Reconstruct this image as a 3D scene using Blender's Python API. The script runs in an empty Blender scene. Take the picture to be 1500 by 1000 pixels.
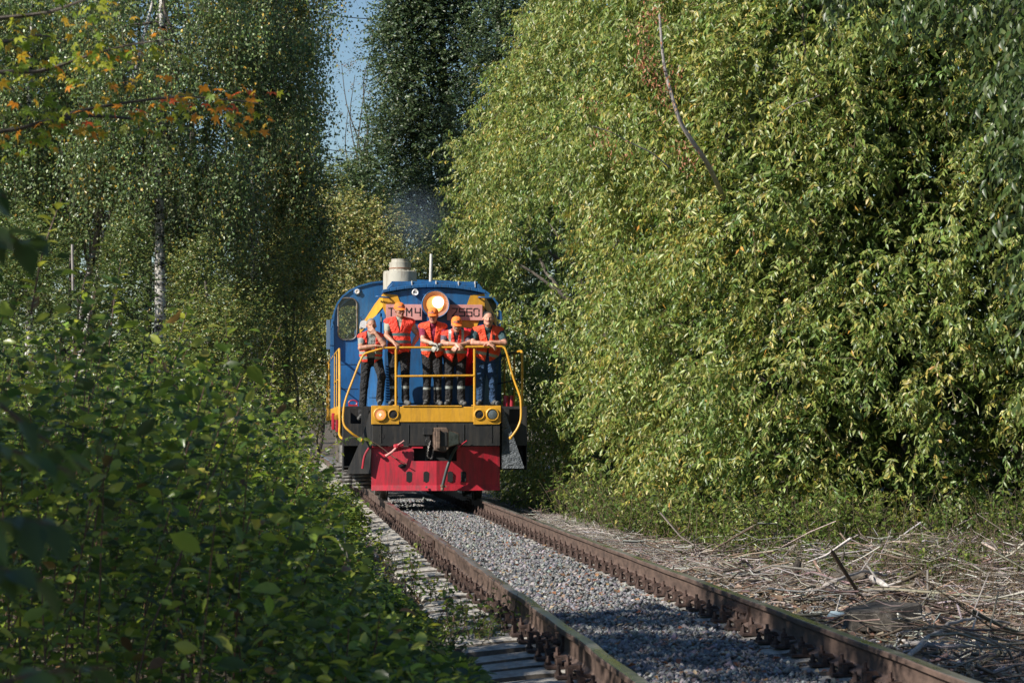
import bpy, bmesh, math, random
import numpy as np
from mathutils import Vector, Matrix, Euler
rad = math.radians
random.seed(7); rng = np.random.default_rng(7)
sc = bpy.context.scene
col = sc.collection
# ---------------------------------------------------------------- camera, light, exposure
CAM = np.array([0.0, 0.0, 1.23]); FPX = 3541.0; PITCH = rad(1.99); YAW = rad(5.50)
cd = bpy.data.cameras.new('camera'); cam = bpy.data.objects.new('camera', cd); col.objects.link(cam)
cam.location = CAM; cam.rotation_euler = (rad(90)+PITCH, 0, -YAW)
cd.sensor_width = 36; cd.lens = 85; cd.clip_start = .1; cd.clip_end = 2000
cd.dof.use_dof = True; cd.dof.focus_distance = 39.0; cd.dof.aperture_fstop = 9.0
sc.camera = cam
SUN = Vector((-.77, -.40, .60)).normalized()
w = bpy.data.worlds.new('World'); sc.world = w; w.use_nodes = True
nt = w.node_tree; bg = nt.nodes['Background']; sky = nt.nodes.new('ShaderNodeTexSky')
sky.sky_type = 'NISHITA'; sky.sun_disc = False
sky.sun_elevation = math.asin(SUN.z); sky.sun_rotation = math.atan2(SUN.x, SUN.y)
sky.air_density = 1.2; sky.dust_density = 0; sky.ozone_density = 4.5
nt.links.new(sky.outputs[0], bg.inputs[0]); bg.inputs[1].default_value = .065
sd = bpy.data.lights.new('sun', 'SUN'); so = bpy.data.objects.new('sun', sd); col.objects.link(so)
sd.energy = 5.0; sd.angle = rad(.5); sd.color = (1, .94, .84)
so.rotation_euler = (-SUN).to_track_quat('-Z', 'Y').to_euler()
vs = sc.view_settings; vs.view_transform = 'Standard'; vs.look = 'None'; vs.gamma = 1; vs.exposure = 0.68
sc.render.engine = 'CYCLES'
sc.cycles.volume_step_rate = .4; sc.cycles.max_bounces = 6; sc.cycles.transparent_max_bounces = 8

RM = np.array(Euler((rad(90)+PITCH, 0, -YAW)).to_matrix())
def P(px, py, Y):
    """point of the world plane y=Y that the photograph shows at pixel (px, py) of 1500x1000"""
    d = RM @ np.array([(px-750)/FPX, -(py-500)/FPX, -1.0])
    return CAM + d*(Y/d[1])
def proj(X):
    q = (np.asarray(X)-CAM) @ RM
    return 750+FPX*q[..., 0]/-q[..., 2], 500-FPX*q[..., 1]/-q[..., 2]
def G(px, py, z=-.3):
    d = RM @ np.array([(px-750)/FPX, -(py-500)/FPX, -1.0])
    return CAM + d*((z-CAM[2])/d[2])

# ---------------------------------------------------------------- helpers
WL = {}
def wloc(o):
    return WL.get(o.name, np.zeros(3)) if o is not None else np.zeros(3)
def tag(o, label=None, cat=None, group=None, kind=None):
    if label: o['label'] = label
    if cat: o['category'] = cat
    if group: o['group'] = group
    if kind: o['kind'] = kind
    return o
def empty(name, loc=(0,0,0), label=None, cat=None, group=None, kind=None):
    o = bpy.data.objects.new(name, None); col.objects.link(o); o.location = loc
    o.empty_display_size = .1
    WL[o.name] = np.array(loc, float)
    return tag(o, label, cat, group, kind)
def link(name, me, parent=None, loc=None):
    o = bpy.data.objects.new(name, me); col.objects.link(o)
    if parent is not None: o.parent = parent
    if loc is not None: o.location = loc
    return o
def smooth_by_angle(me, ang=35):
    me.polygons.foreach_set('use_smooth', [True]*len(me.polygons))
    try: me.set_sharp_from_angle(angle=rad(ang))
    except Exception: pass

class MB:
    def __init__(s): s.v = []; s.f = []; s.m = []; s.mi = 0
    def add(s, vs_, fs_):
        n = len(s.v); s.v += [tuple(map(float, q)) for q in vs_]
        for f in fs_: s.f.append(tuple(n+i for i in f)); s.m.append(s.mi)
        return s
    def box(s, a, b):
        x0,y0,z0 = [min(p,q) for p,q in zip(a,b)]; x1,y1,z1 = [max(p,q) for p,q in zip(a,b)]
        return s.add([(x0,y0,z0),(x1,y0,z0),(x1,y1,z0),(x0,y1,z0),(x0,y0,z1),(x1,y0,z1),(x1,y1,z1),(x0,y1,z1)],
                     [(0,3,2,1),(4,5,6,7),(0,1,5,4),(1,2,6,5),(2,3,7,6),(3,0,4,7)])
    def cbox(s, c, d): return s.box([c[i]-d[i]/2 for i in range(3)], [c[i]+d[i]/2 for i in range(3)])
    def prism(s, pts, vec):
        """closed polygon pts (3D) extruded along vec"""
        n = len(pts); vec = np.array(vec, float); p = [np.array(q, float) for q in pts]
        nrm = np.zeros(3)
        for i in range(n): nrm += np.cross(p[i], p[(i+1)%n])
        if nrm @ vec > 0: p = p[::-1]
        fs = [tuple(range(n)), tuple(range(2*n-1, n-1, -1))] + [(i, n+i, n+(i+1)%n, (i+1)%n) for i in range(n)]
        fs[2:] = [(f[0], f[1], f[2], f[3]) for f in fs[2:]]
        return s.add(p+[q+vec for q in p], [fs[0], fs[1]]+[tuple(reversed(f)) for f in fs[2:]])
    def tube(s, pts, r, n=8, cap=True):
        pts = [np.array(p, float) for p in pts]; m = len(pts)
        rs = r if hasattr(r, '__len__') else [r]*m
        vs_ = []; up = None
        for i in range(m):
            t = pts[min(i+1, m-1)]-pts[max(i-1, 0)]; t = t/(np.linalg.norm(t)+1e-9)
            if up is None: up = np.array([0,0,1.]) if abs(t[2]) < .9 else np.array([1.,0,0])
            a = np.cross(t, up); a /= np.linalg.norm(a)+1e-9; b = np.cross(a, t); up = b
            for k in range(n):
                q = 2*math.pi*k/n; vs_.append(pts[i]+rs[i]*(math.cos(q)*a+math.sin(q)*b))
        fs = [(i*n+k, i*n+(k+1)%n, (i+1)*n+(k+1)%n, (i+1)*n+k) for i in range(m-1) for k in range(n)]
        if cap: fs += [tuple(range(n-1, -1, -1)), tuple(range((m-1)*n, m*n))]
        return s.add(vs_, fs)
    def lathe(s, c, axis, prof, n=24, cap=True):
        """prof: list of (t along axis, radius)"""
        c = np.array(c, float); ax = np.array(axis, float); ax /= np.linalg.norm(ax)
        u = np.array([0,0,1.]) if abs(ax[2]) < .9 else np.array([1.,0,0])
        a = np.cross(ax, u); a /= np.linalg.norm(a); b = np.cross(ax, a)
        vs_ = [c+ax*t+r*(math.cos(2*math.pi*k/n)*a+math.sin(2*math.pi*k/n)*b) for t, r in prof for k in range(n)]
        m = len(prof)
        fs = [(i*n+k, i*n+(k+1)%n, (i+1)*n+(k+1)%n, (i+1)*n+k) for i in range(m-1) for k in range(n)]
        if cap: fs += [tuple(range(n-1, -1, -1)), tuple(range((m-1)*n, m*n))]
        return s.add(vs_, fs)
    def build(s, name, mats, parent=None, bevel=0, smooth=True, loc=None, fix=True):
        me = bpy.data.meshes.new(name)
        off = wloc(parent) if loc is None else np.array(loc, float)
        me.from_pydata([(x-off[0], y-off[1], z-off[2]) for x, y, z in s.v], [], s.f)
        if not isinstance(mats, (list, tuple)): mats = [mats]
        for m in mats: me.materials.append(m)
        if len(mats) > 1: me.polygons.foreach_set('material_index', s.m)
        if fix:
            bm = bmesh.new(); bm.from_mesh(me); bmesh.ops.recalc_face_normals(bm, faces=bm.faces); bm.to_mesh(me); bm.free()
        if smooth: smooth_by_angle(me)
        o = link(name, me, parent)
        if parent is None and loc is not None: o.location = loc
        WL[o.name] = off
        if bevel:
            b = o.modifiers.new('bevel', 'BEVEL'); b.width = bevel; b.segments = 2; b.limit_method = 'ANGLE'; b.angle_limit = rad(40)
            try: b.harden_normals = True
            except Exception: pass
        return o

def catmull(pts, k=6):
    pts = [np.array(p, float) for p in pts]; out = []
    q = [2*pts[0]-pts[1]]+pts+[2*pts[-1]-pts[-2]]
    for i in range(1, len(q)-2):
        for j in range(k):
            t = j/k; a, b, c, d = q[i-1], q[i], q[i+1], q[i+2]
            out.append(.5*(2*b+(c-a)*t+(2*a-5*b+4*c-d)*t*t+(3*b-a-3*c+d)*t**3))
    out.append(pts[-1]); return out

# ---------------------------------------------------------------- materials
def newmat(name):
    m = bpy.data.materials.new(name); m.use_nodes = True
    n = m.node_tree.nodes; return m, n, m.node_tree.links, n['Principled BSDF']
def noise(n, l, scale, detail=4, rough=.6, coord='Object', vec=None, stretch=None):
    t = n.new('ShaderNodeTexNoise'); t.inputs['Scale'].default_value = scale; t.inputs['Detail'].default_value = detail
    t.inputs['Roughness'].default_value = rough
    if vec is None:
        tc = n.new('ShaderNodeTexCoord'); vec = tc.outputs[coord]
    if stretch:
        mp = n.new('ShaderNodeMapping'); mp.inputs['Scale'].default_value = stretch; l.new(vec, mp.inputs[0]); vec = mp.outputs[0]
    l.new(vec, t.inputs['Vector']); return t
def ramp(n, l, src, stops):
    r = n.new('ShaderNodeValToRGB'); e = r.color_ramp.elements
    while len(e) < len(stops): e.new(.5)
    for i, (p, c) in enumerate(stops):
        e[i].position = p; e[i].color = (c, c, c, 1) if not hasattr(c, '__len__') else (*c, 1)
    l.new(src, r.inputs[0]); return r
def mix(n, l, fac, a, b, mode='MIX'):
    m = n.new('ShaderNodeMix'); m.data_type = 'RGBA'; m.blend_type = mode
    for sock, v in ((m.inputs[0], fac), (m.inputs[6], a), (m.inputs[7], b)):
        if hasattr(v, 'is_linked') or hasattr(v, 'links'): l.new(v, sock)
        elif hasattr(v, '__len__'): sock.default_value = (*v, 1)
        else: sock.default_value = v
    return m.outputs[2]
def bump(n, l, b, h, strength=.3, dist=.01):
    x = n.new('ShaderNodeBump'); x.inputs['Strength'].default_value = strength; x.inputs['Distance'].default_value = dist
    l.new(h, x.inputs['Height']); l.new(x.outputs[0], b.inputs['Normal'])
def mat_surface(name, c1, c2, scale=6, rough=.6, bs=.2, bd=.01, metal=0, rr=.15, stops=(.35,.65), stretch=None, spec=.5, detail=6):
    m, n, l, b = newmat(name)
    t = noise(n, l, scale, detail, .65, stretch=stretch)
    r = ramp(n, l, t.outputs[0], [(stops[0], c1), (stops[1], c2)]); l.new(r.outputs[0], b.inputs['Base Color'])
    t2 = noise(n, l, scale*5, 4, .7)
    mr = n.new('ShaderNodeMapRange'); mr.inputs[3].default_value = max(.05, rough-rr); mr.inputs[4].default_value = min(1, rough+rr)
    l.new(t2.outputs[0], mr.inputs[0]); l.new(mr.outputs[0], b.inputs['Roughness'])
    b.inputs['Metallic'].default_value = metal; b.inputs['Specular IOR Level'].default_value = spec
    if bs: bump(n, l, b, t2.outputs[0], bs, bd)
    return m
def mat_paint(name, c, dirt=(.06,.05,.04), rough=.38, amount=.5, rust=None):
    """oil paint on steel: faded patches, grime streaks running down, chips"""
    m, n, l, b = newmat(name)
    big = noise(n, l, 1.6, 5, .6)
    fade = ramp(n, l, big.outputs[0], [(.3, tuple(x*.8 for x in c)), (.7, tuple(min(1, x*1.12+.012) for x in c))])
    st = noise(n, l, 5, 6, .7, stretch=(3, 3, .35))
    sr = ramp(n, l, st.outputs[0], [(.46, 0.0), (.70, amount)])
    c1 = mix(n, l, sr.outputs[0], fade.outputs[0], dirt)
    ch = noise(n, l, 34, 5, .75)
    cr = ramp(n, l, ch.outputs[0], [(.68, 0.0), (.72, .8)])
    c2 = mix(n, l, cr.outputs[0], c1, rust or (.10,.045,.025))
    l.new(c2, b.inputs['Base Color'])
    mr = n.new('ShaderNodeMapRange'); mr.inputs[3].default_value = rough-.1; mr.inputs[4].default_value = rough+.3
    l.new(st.outputs[0], mr.inputs[0]); l.new(mr.outputs[0], b.inputs['Roughness'])
    dn = noise(n, l, 3.0, 3, .5)
    mx = n.new('ShaderNodeMath'); mx.operation = 'ADD'; l.new(dn.outputs[0], mx.inputs[0])
    ml = n.new('ShaderNodeMath'); ml.operation = 'MULTIPLY'; ml.inputs[1].default_value = .05; l.new(ch.outputs[0], ml.inputs[0]); l.new(ml.outputs[0], mx.inputs[1])
    bump(n, l, b, mx.outputs[0], .5, .02)
    return m
def mat_plain(name, c, rough=.6, metal=0, emit=0, ecol=None, bs=0, scale=60):
    m, n, l, b = newmat(name)
    t = noise(n, l, scale, 4, .6); r = ramp(n, l, t.outputs[0], [(.3, tuple(x*.8 for x in c)), (.7, tuple(min(1, x*1.15) for x in c))])
    l.new(r.outputs[0], b.inputs['Base Color'])
    b.inputs['Roughness'].default_value = rough; b.inputs['Metallic'].default_value = metal
    if emit: b.inputs['Emission Color'].default_value = (*(ecol or c), 1); b.inputs['Emission Strength'].default_value = emit
    if bs: bump(n, l, b, t.outputs[0], bs, .006)
    return m
def mat_cloth(name, c, rough=.85, fold=.6, emit=0):
    m, n, l, b = newmat(name)
    t = noise(n, l, 9, 4, .6); t2 = noise(n, l, 22, 3, .5)
    r = ramp(n, l, t.outputs[0], [(.3, tuple(x*.82 for x in c)), (.7, tuple(min(1, x*1.15) for x in c))])
    l.new(r.outputs[0], b.inputs['Base Color']); b.inputs['Roughness'].default_value = rough
    mx = n.new('ShaderNodeMath'); mx.operation = 'ADD'; l.new(t.outputs[0], mx.inputs[0]); l.new(t2.outputs[0], mx.inputs[1])
    bump(n, l, b, mx.outputs[0], fold, .07)
    return m
def mat_leaf(name, rough=.42, trans=.38, tint=(1.0,1.15,.45), spec=.5):
    """leaf colour comes leaf by leaf from the attribute Col; light passes through"""
    m, n, l, b = newmat(name)
    at = n.new('ShaderNodeAttribute'); at.attribute_name = 'Col'
    nz = noise(n, l, 45, 3, .6); vr = ramp(n, l, nz.outputs[0], [(.3,.72),(.7,1.18)])
    l.new(mix(n, l, 1.0, at.outputs['Color'], vr.outputs[0], 'MULTIPLY'), b.inputs['Base Color']); b.inputs['Roughness'].default_value = rough
    b.inputs['Specular IOR Level'].default_value = spec
    tr = n.new('ShaderNodeBsdfTranslucent')
    tc = mix(n, l, 1.0, at.outputs['Color'], tuple(min(1, 1*x) for x in tint), 'MULTIPLY')
    br = n.new('ShaderNodeBrightContrast'); l.new(tc, br.inputs[0]); br.inputs[1].default_value = .03
    l.new(br.outputs[0], tr.inputs[0])
    ms = n.new('ShaderNodeMixShader'); ms.inputs[0].default_value = trans
    l.new(b.outputs[0], ms.inputs[1]); l.new(tr.outputs[0], ms.inputs[2])
    l.new(ms.outputs[0], n['Material Output'].inputs[0]); return m

# ---------------------------------------------------------------- leaf meshes (numpy)
def unit(a): return a/(np.linalg.norm(a, axis=-1, keepdims=True)+1e-9)
def raw_mesh(name, V, F, mat, parent=None, colr=None, nper=4, smooth=False):
    """V (n,3), F (m,nper) int"""
    me = bpy.data.meshes.new(name)
    V = V-wloc(parent)
    me.vertices.add(len(V)); me.vertices.foreach_set('co', V.astype(np.float32).ravel())
    me.loops.add(F.size); me.loops.foreach_set('vertex_index', F.astype(np.int32).ravel())
    me.polygons.add(len(F)); me.polygons.foreach_set('loop_start', np.arange(0, F.size, F.shape[1], dtype=np.int32))
    me.update(calc_edges=True)
    if colr is not None:
        at = me.color_attributes.new('Col', 'FLOAT_COLOR', 'POINT')
        at.data.foreach_set('color', np.hstack([colr, np.ones((len(colr), 1))]).astype(np.float32).ravel())
    if smooth: me.polygons.foreach_set('use_smooth', np.ones(len(F), bool))
    me.materials.append(mat); me.validate()
    return link(name, me, parent)
def leaf_geo(pos, ax, nr, L, Wd, detail=1, droop=.25):
    """leaf blades with base pos, axis ax, normal nr. detail 0: 2 tris, 1: 4 tris, 2: 12 tris with curl"""
    n = len(pos); ax = unit(ax); side = unit(np.cross(ax, nr)); nr = np.cross(side, ax)
    L = np.broadcast_to(L, (n,))[:, None]; Wd = np.broadcast_to(Wd, (n,))[:, None]
    if detail == 0:
        mid = pos+ax*L*.45
        V = np.stack([pos, mid+side*Wd/2, pos+ax*L-nr*L*droop*.6, mid-side*Wd/2+nr*Wd*.15], 1)
        T = np.array([[0,1,2],[0,2,3]])
    elif detail == 1:
        mid = pos+ax*L*.42-nr*L*.03
        V = np.stack([pos, mid+side*Wd/2+nr*Wd*.2, pos+ax*L-nr*L*droop, mid-side*Wd/2+nr*Wd*.2, mid], 1)
        T = np.array([[0,1,4],[0,4,3],[1,2,4],[4,2,3]])
    else:
        st = [(0,0,0),(.22,.36,.02),(.48,.5,.0),(.74,.33,-.5),(1,0,-1)]
        vs_ = [pos]
        for t, wv, d in st[1:4]:
            c = pos+ax*L*t-nr*L*droop*t*t
            vs_ += [c+side*Wd*wv+nr*Wd*.16, c, c-side*Wd*wv+nr*Wd*.16]
        vs_.append(pos+ax*L-nr*L*droop)
        V = np.stack(vs_, 1)
        T = [[0,1,2],[0,2,3]]
        for k in (1, 4): T += [[k,k+3,k+4],[k,k+4,k+1],[k+1,k+4,k+5],[k+1,k+5,k+2]]
        T += [[7,10,8],[8,10,9]]; T = np.array(T)
    k = V.shape[1]
    F = (T[None]+(np.arange(n)*k)[:, None, None]).reshape(-1, 3)
    return V.reshape(-1, 3), F, k
def leaves(name, pos, ax, nr, L, Wd, colr, mat, parent, detail=1, droop=.25):
    V, F, k = leaf_geo(pos, ax, nr, L, Wd, detail, droop)
    o = raw_mesh(name, V, F, mat, parent, np.repeat(colr, k, 0), smooth=(detail == 2))
    o['kind'] = 'stuff'; return o
def palette(n, cols, weights, jitter=.18):
    cols = np.array(cols, float); i = rng.choice(len(cols), n, p=np.array(weights)/sum(weights))
    c = cols[i]*(1+jitter*rng.normal(size=(n, 1)))*(1+.06*rng.normal(size=(n, 3)))
    return np.clip(c, .004, .95)
def tubes_geo(paths, r0, r1, n=3):
    """paths (k,m,3) thin stems, joined"""
    k, m, _ = paths.shape
    t = np.gradient(paths, axis=1); t = unit(t)
    ref = np.where(np.abs(t[..., 2:3]) < .9, np.array([0,0,1.]), np.array([1.,0,0]))
    a = unit(np.cross(t, ref)); b = np.cross(a, t)
    rr = np.broadcast_to(np.asarray(r0), (k,))[:, None]*(1-np.linspace(0, 1, m))[None]+np.broadcast_to(np.asarray(r1), (k,))[:, None]*np.linspace(0, 1, m)[None]
    q = np.arange(n)*2*math.pi/n
    V = paths[:, :, None]+rr[:, :, None, None]*(np.cos(q)[None, None, :, None]*a[:, :, None]+np.sin(q)[None, None, :, None]*b[:, :, None])
    V = V.reshape(-1, 3)
    i, j, c = np.meshgrid(np.arange(k), np.arange(m-1), np.arange(n), indexing='ij')
    base = i*m*n; c2 = (c+1) % n
    F = np.stack([base+j*n+c, base+j*n+c2, base+(j+1)*n+c2, base+(j+1)*n+c], -1).reshape(-1, 4)
    return V, F
# ================================================================ THE LAND AND THE TRACK
TX = 2.545                                             # track centre line; rail heads at z = 0
M_soil = mat_surface('soil', (.045,.034,.022), (.12,.095,.065), 9, .95, .6, .03)
M_ballast = mat_surface('ballast_fines', (.06,.056,.052), (.17,.16,.15), 40, .95, .7, .02)
M_conc = mat_surface('concrete', (.17,.155,.14), (.46,.43,.38), 9, .9, .35, .006, detail=8)
M_rust = mat_surface('rail_rust', (.075,.038,.024), (.19,.10,.062), 14, .68, .35, .004, stretch=(1,.3,1))
M_rust2 = mat_surface('fastening_rust', (.032,.021,.018), (.10,.058,.045), 30, .8, .3, .004)
def wig(Y, ph):                                        # the old rails are not quite true
    return .006*np.sin(Y*1.9+ph)+.005*np.sin(Y*3.7+ph*2.1)+.0035*np.sin(Y*.8+ph*3)
def ground_z(X, Y):
    d = np.abs(X-TX)
    z = np.where(d < 1.75, -.30, np.where(d < 2.7, -.30-.22*(d-1.75)/.95, -.52))
    r = np.clip((X-4.6)/2.5, 0, 1); z = z+r*.20
    n = .05*np.sin(X*1.7+Y*.6)+.04*np.sin(Y*1.3-X*.9)+.025*np.sin(X*4.1+1.3*Y)
    z = z+n*np.clip((d-1.9)/1, 0, 1)
    z = z+np.clip((Y-110)/60, 0, 1)*3
    return z
def axis_pts(a, b, c, d, fine, coarse):
    return np.unique(np.concatenate([np.arange(a, b, coarse), np.arange(b, c, fine), np.arange(c, d+coarse, coarse)]))
gx = axis_pts(-80, -3, 10, 80, .25, 4); gy = axis_pts(-12, 4, 60, 240, .4, 6)
XX, YY = np.meshgrid(gx, gy, indexing='ij'); ZZ = ground_z(XX, YY)
def grid_mesh(name, XX, YY, ZZ, mat):
    a, b = XX.shape; i, j = np.meshgrid(np.arange(a-1), np.arange(b-1), indexing='ij')
    F = np.stack([i*b+j, (i+1)*b+j, (i+1)*b+j+1, i*b+j+1], -1).reshape(-1, 4)
    return raw_mesh(name, np.stack([XX, YY, ZZ], -1).reshape(-1, 3), F, mat, smooth=True)
tag(grid_mesh('ground', XX, YY, ZZ, M_soil), kind='structure')
# ballast bed: crowned between the rails, falling off at the shoulders
def bed_z(X, Y):
    d = np.abs(X-TX)
    z = np.interp(d, [0, .55, .8, 1.0, 1.6, 2.25, 2.7], [-.195,-.2,-.235,-.29,-.32,-.40,-.56])
    z = z-.075*np.exp(-((X-TX+1.12)/.24)**2)-.03*np.clip(((X-TX)-.40)/.12, 0, 1)*np.clip((.80-(X-TX))/.05, 0, 1)
    return z+.008*np.sin(X*9+Y*5)+.008*np.sin(Y*7.3-X*4)
bx_ = np.linspace(TX-2.7, TX+2.7, 61); by_ = np.arange(-10, 125, .18)
XX, YY = np.meshgrid(bx_, by_, indexing='ij')
tag(grid_mesh('ballast', XX, YY, bed_z(XX, YY), M_ballast), kind='structure')

# loose crushed stone lying on the bed
def stones():
    cs = []
    for (x0,x1,y0,y1,dens,s0) in ((TX-.74,TX+.46,9,20,1250,.0175),(TX-.74,TX+.46,20,41,820,.020),(TX+.46,TX+.72,9,41,330,.018),(TX-2.3,TX-1.3,9,30,600,.020),(TX-1.3,TX-.86,9,30,260,.018),
                                  (TX+.86,TX+2.4,9,26,620,.021),(TX+.86,TX+2.4,26,45,330,.026),(TX-2.2,TX-.86,30,60,260,.03),(TX-.7,TX+.7,41,46,300,.03)):
        n = int((x1-x0)*(y1-y0)*dens); x = rng.uniform(x0,x1,n); y = rng.uniform(y0,y1,n)
        cs.append(np.stack([x, y, bed_z(x,y)+rng.uniform(-.004,.022,n), s0*rng.lognormal(0,.28,n)], 1))
    c = np.concatenate(cs); n = len(c)
    base = np.array([[1,0,0],[0,1,0],[-1,0,0],[0,-1,0],[0,0,1],[0,0,-1.]])
    V = base[None]*rng.uniform(.55,1.15,(n,6,1))+rng.normal(0,.22,(n,6,3))
    V[:,:,2] *= .75
    a = rng.uniform(0,6.28,n); ca, sa = np.cos(a)[:,None], np.sin(a)[:,None]
    V = np.stack([V[:,:,0]*ca-V[:,:,1]*sa, V[:,:,0]*sa+V[:,:,1]*ca, V[:,:,2]+.4*V[:,:,0]*rng.normal(0,1,(n,1))], -1)
    V = V*c[:,3][:,None,None]+c[:,None,:3]
    T = np.array([[0,1,4],[1,2,4],[2,3,4],[3,0,4],[1,0,5],[2,1,5],[3,2,5],[0,3,5]])
    F = (T[None]+(np.arange(n)*6)[:,None,None]).reshape(-1,3)
    colr = palette(n, [(.19,.19,.195),(.12,.122,.13),(.27,.265,.26),(.23,.185,.16),(.36,.34,.33)], [5,4,3,.7,.5], .16)
    m, nn, l, b = newmat('crushed_stone'); at = nn.new('ShaderNodeAttribute'); at.attribute_name = 'Col'
    t = noise(nn, l, 60, 3); r = ramp(nn, l, t.outputs[0], [(.3,.7),(.7,1.15)])
    l.new(mix(nn, l, 1, at.outputs['Color'], r.outputs[0], 'MULTIPLY'), b.inputs['Base Color']); b.inputs['Roughness'].default_value = .85
    o = raw_mesh('crushed_stone', V.reshape(-1,3), F, m, None, np.repeat(colr, 6, 0))
    tag(o, 'grey crushed stone ballast heaped between and beside the rails', 'gravel', kind='stuff')
stones()

track = empty('railway_track', (TX, 8, 0), kind='structure')
# sleepers, each with two rail fastenings
def sleeper_mesh():
    m = MB(); xs = [-1.35,-1.33,-1.0,-.78,-.5,-.2,.2,.5,.78,1.0,1.33,1.35]; top = [-.262,-.242,-.208,-.200,-.225,-.245,-.245,-.225,-.200,-.208,-.242,-.262]
    vs_ = []
    for x, t in zip(xs, top): vs_ += [(x,-.15,-.42),(x,-.118,t-.016),(x,-.095,t-.002),(x,.09,t),(x,.118,t-.02),(x,.15,-.42)]
    k = 6; fs = [(i*k+j, (i+1)*k+j, (i+1)*k+(j+1)%k, i*k+(j+1)%k) for i in range(len(xs)-1) for j in range(k)]
    m.add(vs_, fs+[tuple(range(k)), tuple(range(len(xs)*k-1, len(xs)*k-k-1, -1))])
    m.m = [1 if (f[0] % k in (0, 4, 5) or len(f) > 4) else 0 for f in m.f]      # flanks coloured darker to paint in the shade between sleepers, tops left pale
    return m
def fastening_mesh():
    m = MB(); m.cbox((0,0,-.192), (.36,.15,.016))
    for s in (-1,1):
        m.cbox((s*.098,0,-.165), (.03,.13,.05)); m.prism([(s*.03,-.035,-.15),(s*.115,-.035,-.15),(s*.12,-.035,-.128),(s*.05,-.035,-.125)], (0,.07,0))
        m.lathe((s*.105,0,-.14), (0,0,1), [(0,.022),(.03,.022),(.03,.012),(.062,.011)], 6)
        m.lathe((s*.16,.0,-.19), (0,0,1), [(0,.024),(.022,.024),(.022,.017),(.042,.016),(.042,.010),(.060,.009)], 6)
    return m
s0 = sleeper_mesh().build('sleeper', [M_conc, mat_surface('shaded_concrete', (.045,.036,.028), (.13,.11,.09), 9, .95, .5, .006)], track, loc=(0,0,0)); f0 = fastening_mesh().build('rail_fastening', M_rust2, s0, loc=(0,0,0))
SP = .5435; RG = .795
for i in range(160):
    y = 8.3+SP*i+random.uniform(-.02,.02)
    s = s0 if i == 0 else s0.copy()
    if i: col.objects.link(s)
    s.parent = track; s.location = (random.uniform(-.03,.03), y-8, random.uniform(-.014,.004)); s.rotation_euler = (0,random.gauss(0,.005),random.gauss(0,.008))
    if y < 78:
        for sd_ in (-1,1):
            f = f0 if (i == 0 and sd_ < 0) else f0.copy()
            if f is not f0: col.objects.link(f)
            f.parent = s; f.location = (sd_*RG-s.location[0], 0, 0)
# rails: R65 profile swept along the line
prof = [(-.075,-.180),(-.075,-.172),(-.022,-.155),(-.010,-.140),(-.009,-.060),(-.012,-.046),(-.0365,-.034),(-.0375,-.010),(-.032,-.002),(-.015,0),
        (.015,0),(.032,-.002),(.0375,-.010),(.0365,-.034),(.012,-.046),(.009,-.060),(.010,-.140),(.022,-.155),(.075,-.172),(.075,-.180)]
def mat_rail():
    m, n, l, b = newmat('rail_steel')
    tc = n.new('ShaderNodeTexCoord'); sp = n.new('ShaderNodeSeparateXYZ'); l.new(tc.outputs['Object'], sp.inputs[0])
    nz = noise(n, l, 14, 6, .65, stretch=(1,.3,1)); rust = ramp(n, l, nz.outputs[0], [(.35,(.052,.033,.026)),(.65,(.135,.088,.068))])
    gt = n.new('ShaderNodeMath'); gt.operation = 'GREATER_THAN'; gt.inputs[1].default_value = -.0035; l.new(sp.outputs[2], gt.inputs[0])
    wr = noise(n, l, 5, 4, .6, stretch=(1,.15,1)); wrr = ramp(n, l, wr.outputs[0], [(.3,.6),(.6,1.0)])
    mu = n.new('ShaderNodeMath'); mu.operation = 'MULTIPLY'; l.new(gt.outputs[0], mu.inputs[0]); l.new(wrr.outputs[0], mu.inputs[1])
    l.new(mix(n, l, mu.outputs[0], rust.outputs[0], (.42,.40,.37)), b.inputs['Base Color']); l.new(mu.outputs[0], b.inputs['Metallic'])
    mr = n.new('ShaderNodeMapRange'); mr.inputs[3].default_value = .75; mr.inputs[4].default_value = .24; l.new(mu.outputs[0], mr.inputs[0]); l.new(mr.outputs[0], b.inputs['Roughness'])
    bump(n, l, b, nz.outputs[0], .3, .004); return m
M_rail = mat_rail()
for sd_, ph in ((-1,.4),(1,2.2)):
    ys = np.concatenate([np.arange(-8, 45, .22), np.arange(45, 120, 1.5)]); m = MB(); k = len(prof); vs_ = []
    for y in ys:
        dx = wig(y, ph)*(1.1 if sd_ < 0 else .6); dz = .35*wig(y*.7+3, ph)*(1 if y > 5 else 0)
        vs_ += [(TX+sd_*RG+px+dx, y, pz) for px, pz in prof]
    fs = [(i*k+j, (i+1)*k+j, (i+1)*k+(j+1)%k, i*k+(j+1)%k) for i in range(len(ys)-1) for j in range(k)]
    m.add(vs_, fs); m.build('rail', M_rail, track)
# bolted joints
def joint(sd_, y):
    m = MB(); x = TX+sd_*RG
    for s in (-1,1):
        m.prism([(x+s*.011,y-.4,-.05),(x+s*.034,y-.4,-.055),(x+s*.026,y-.4,-.10),(x+s*.05,y-.4,-.155),(x+s*.011,y-.4,-.150)], (0,.8,0))
        for k in range(6): m.lathe((x+s*.028,y-.32+.128*k,-.1), (s,0,0), [(0,.019),(.026,.019),(.026,.011),(.045,.011)], 6)
    m.build('rail_joint', M_rust2, track)
for sd_, y in ((1,17.35),(-1,27.6),(1,42.35),(-1,15.1)): joint(sd_, y)

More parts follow.
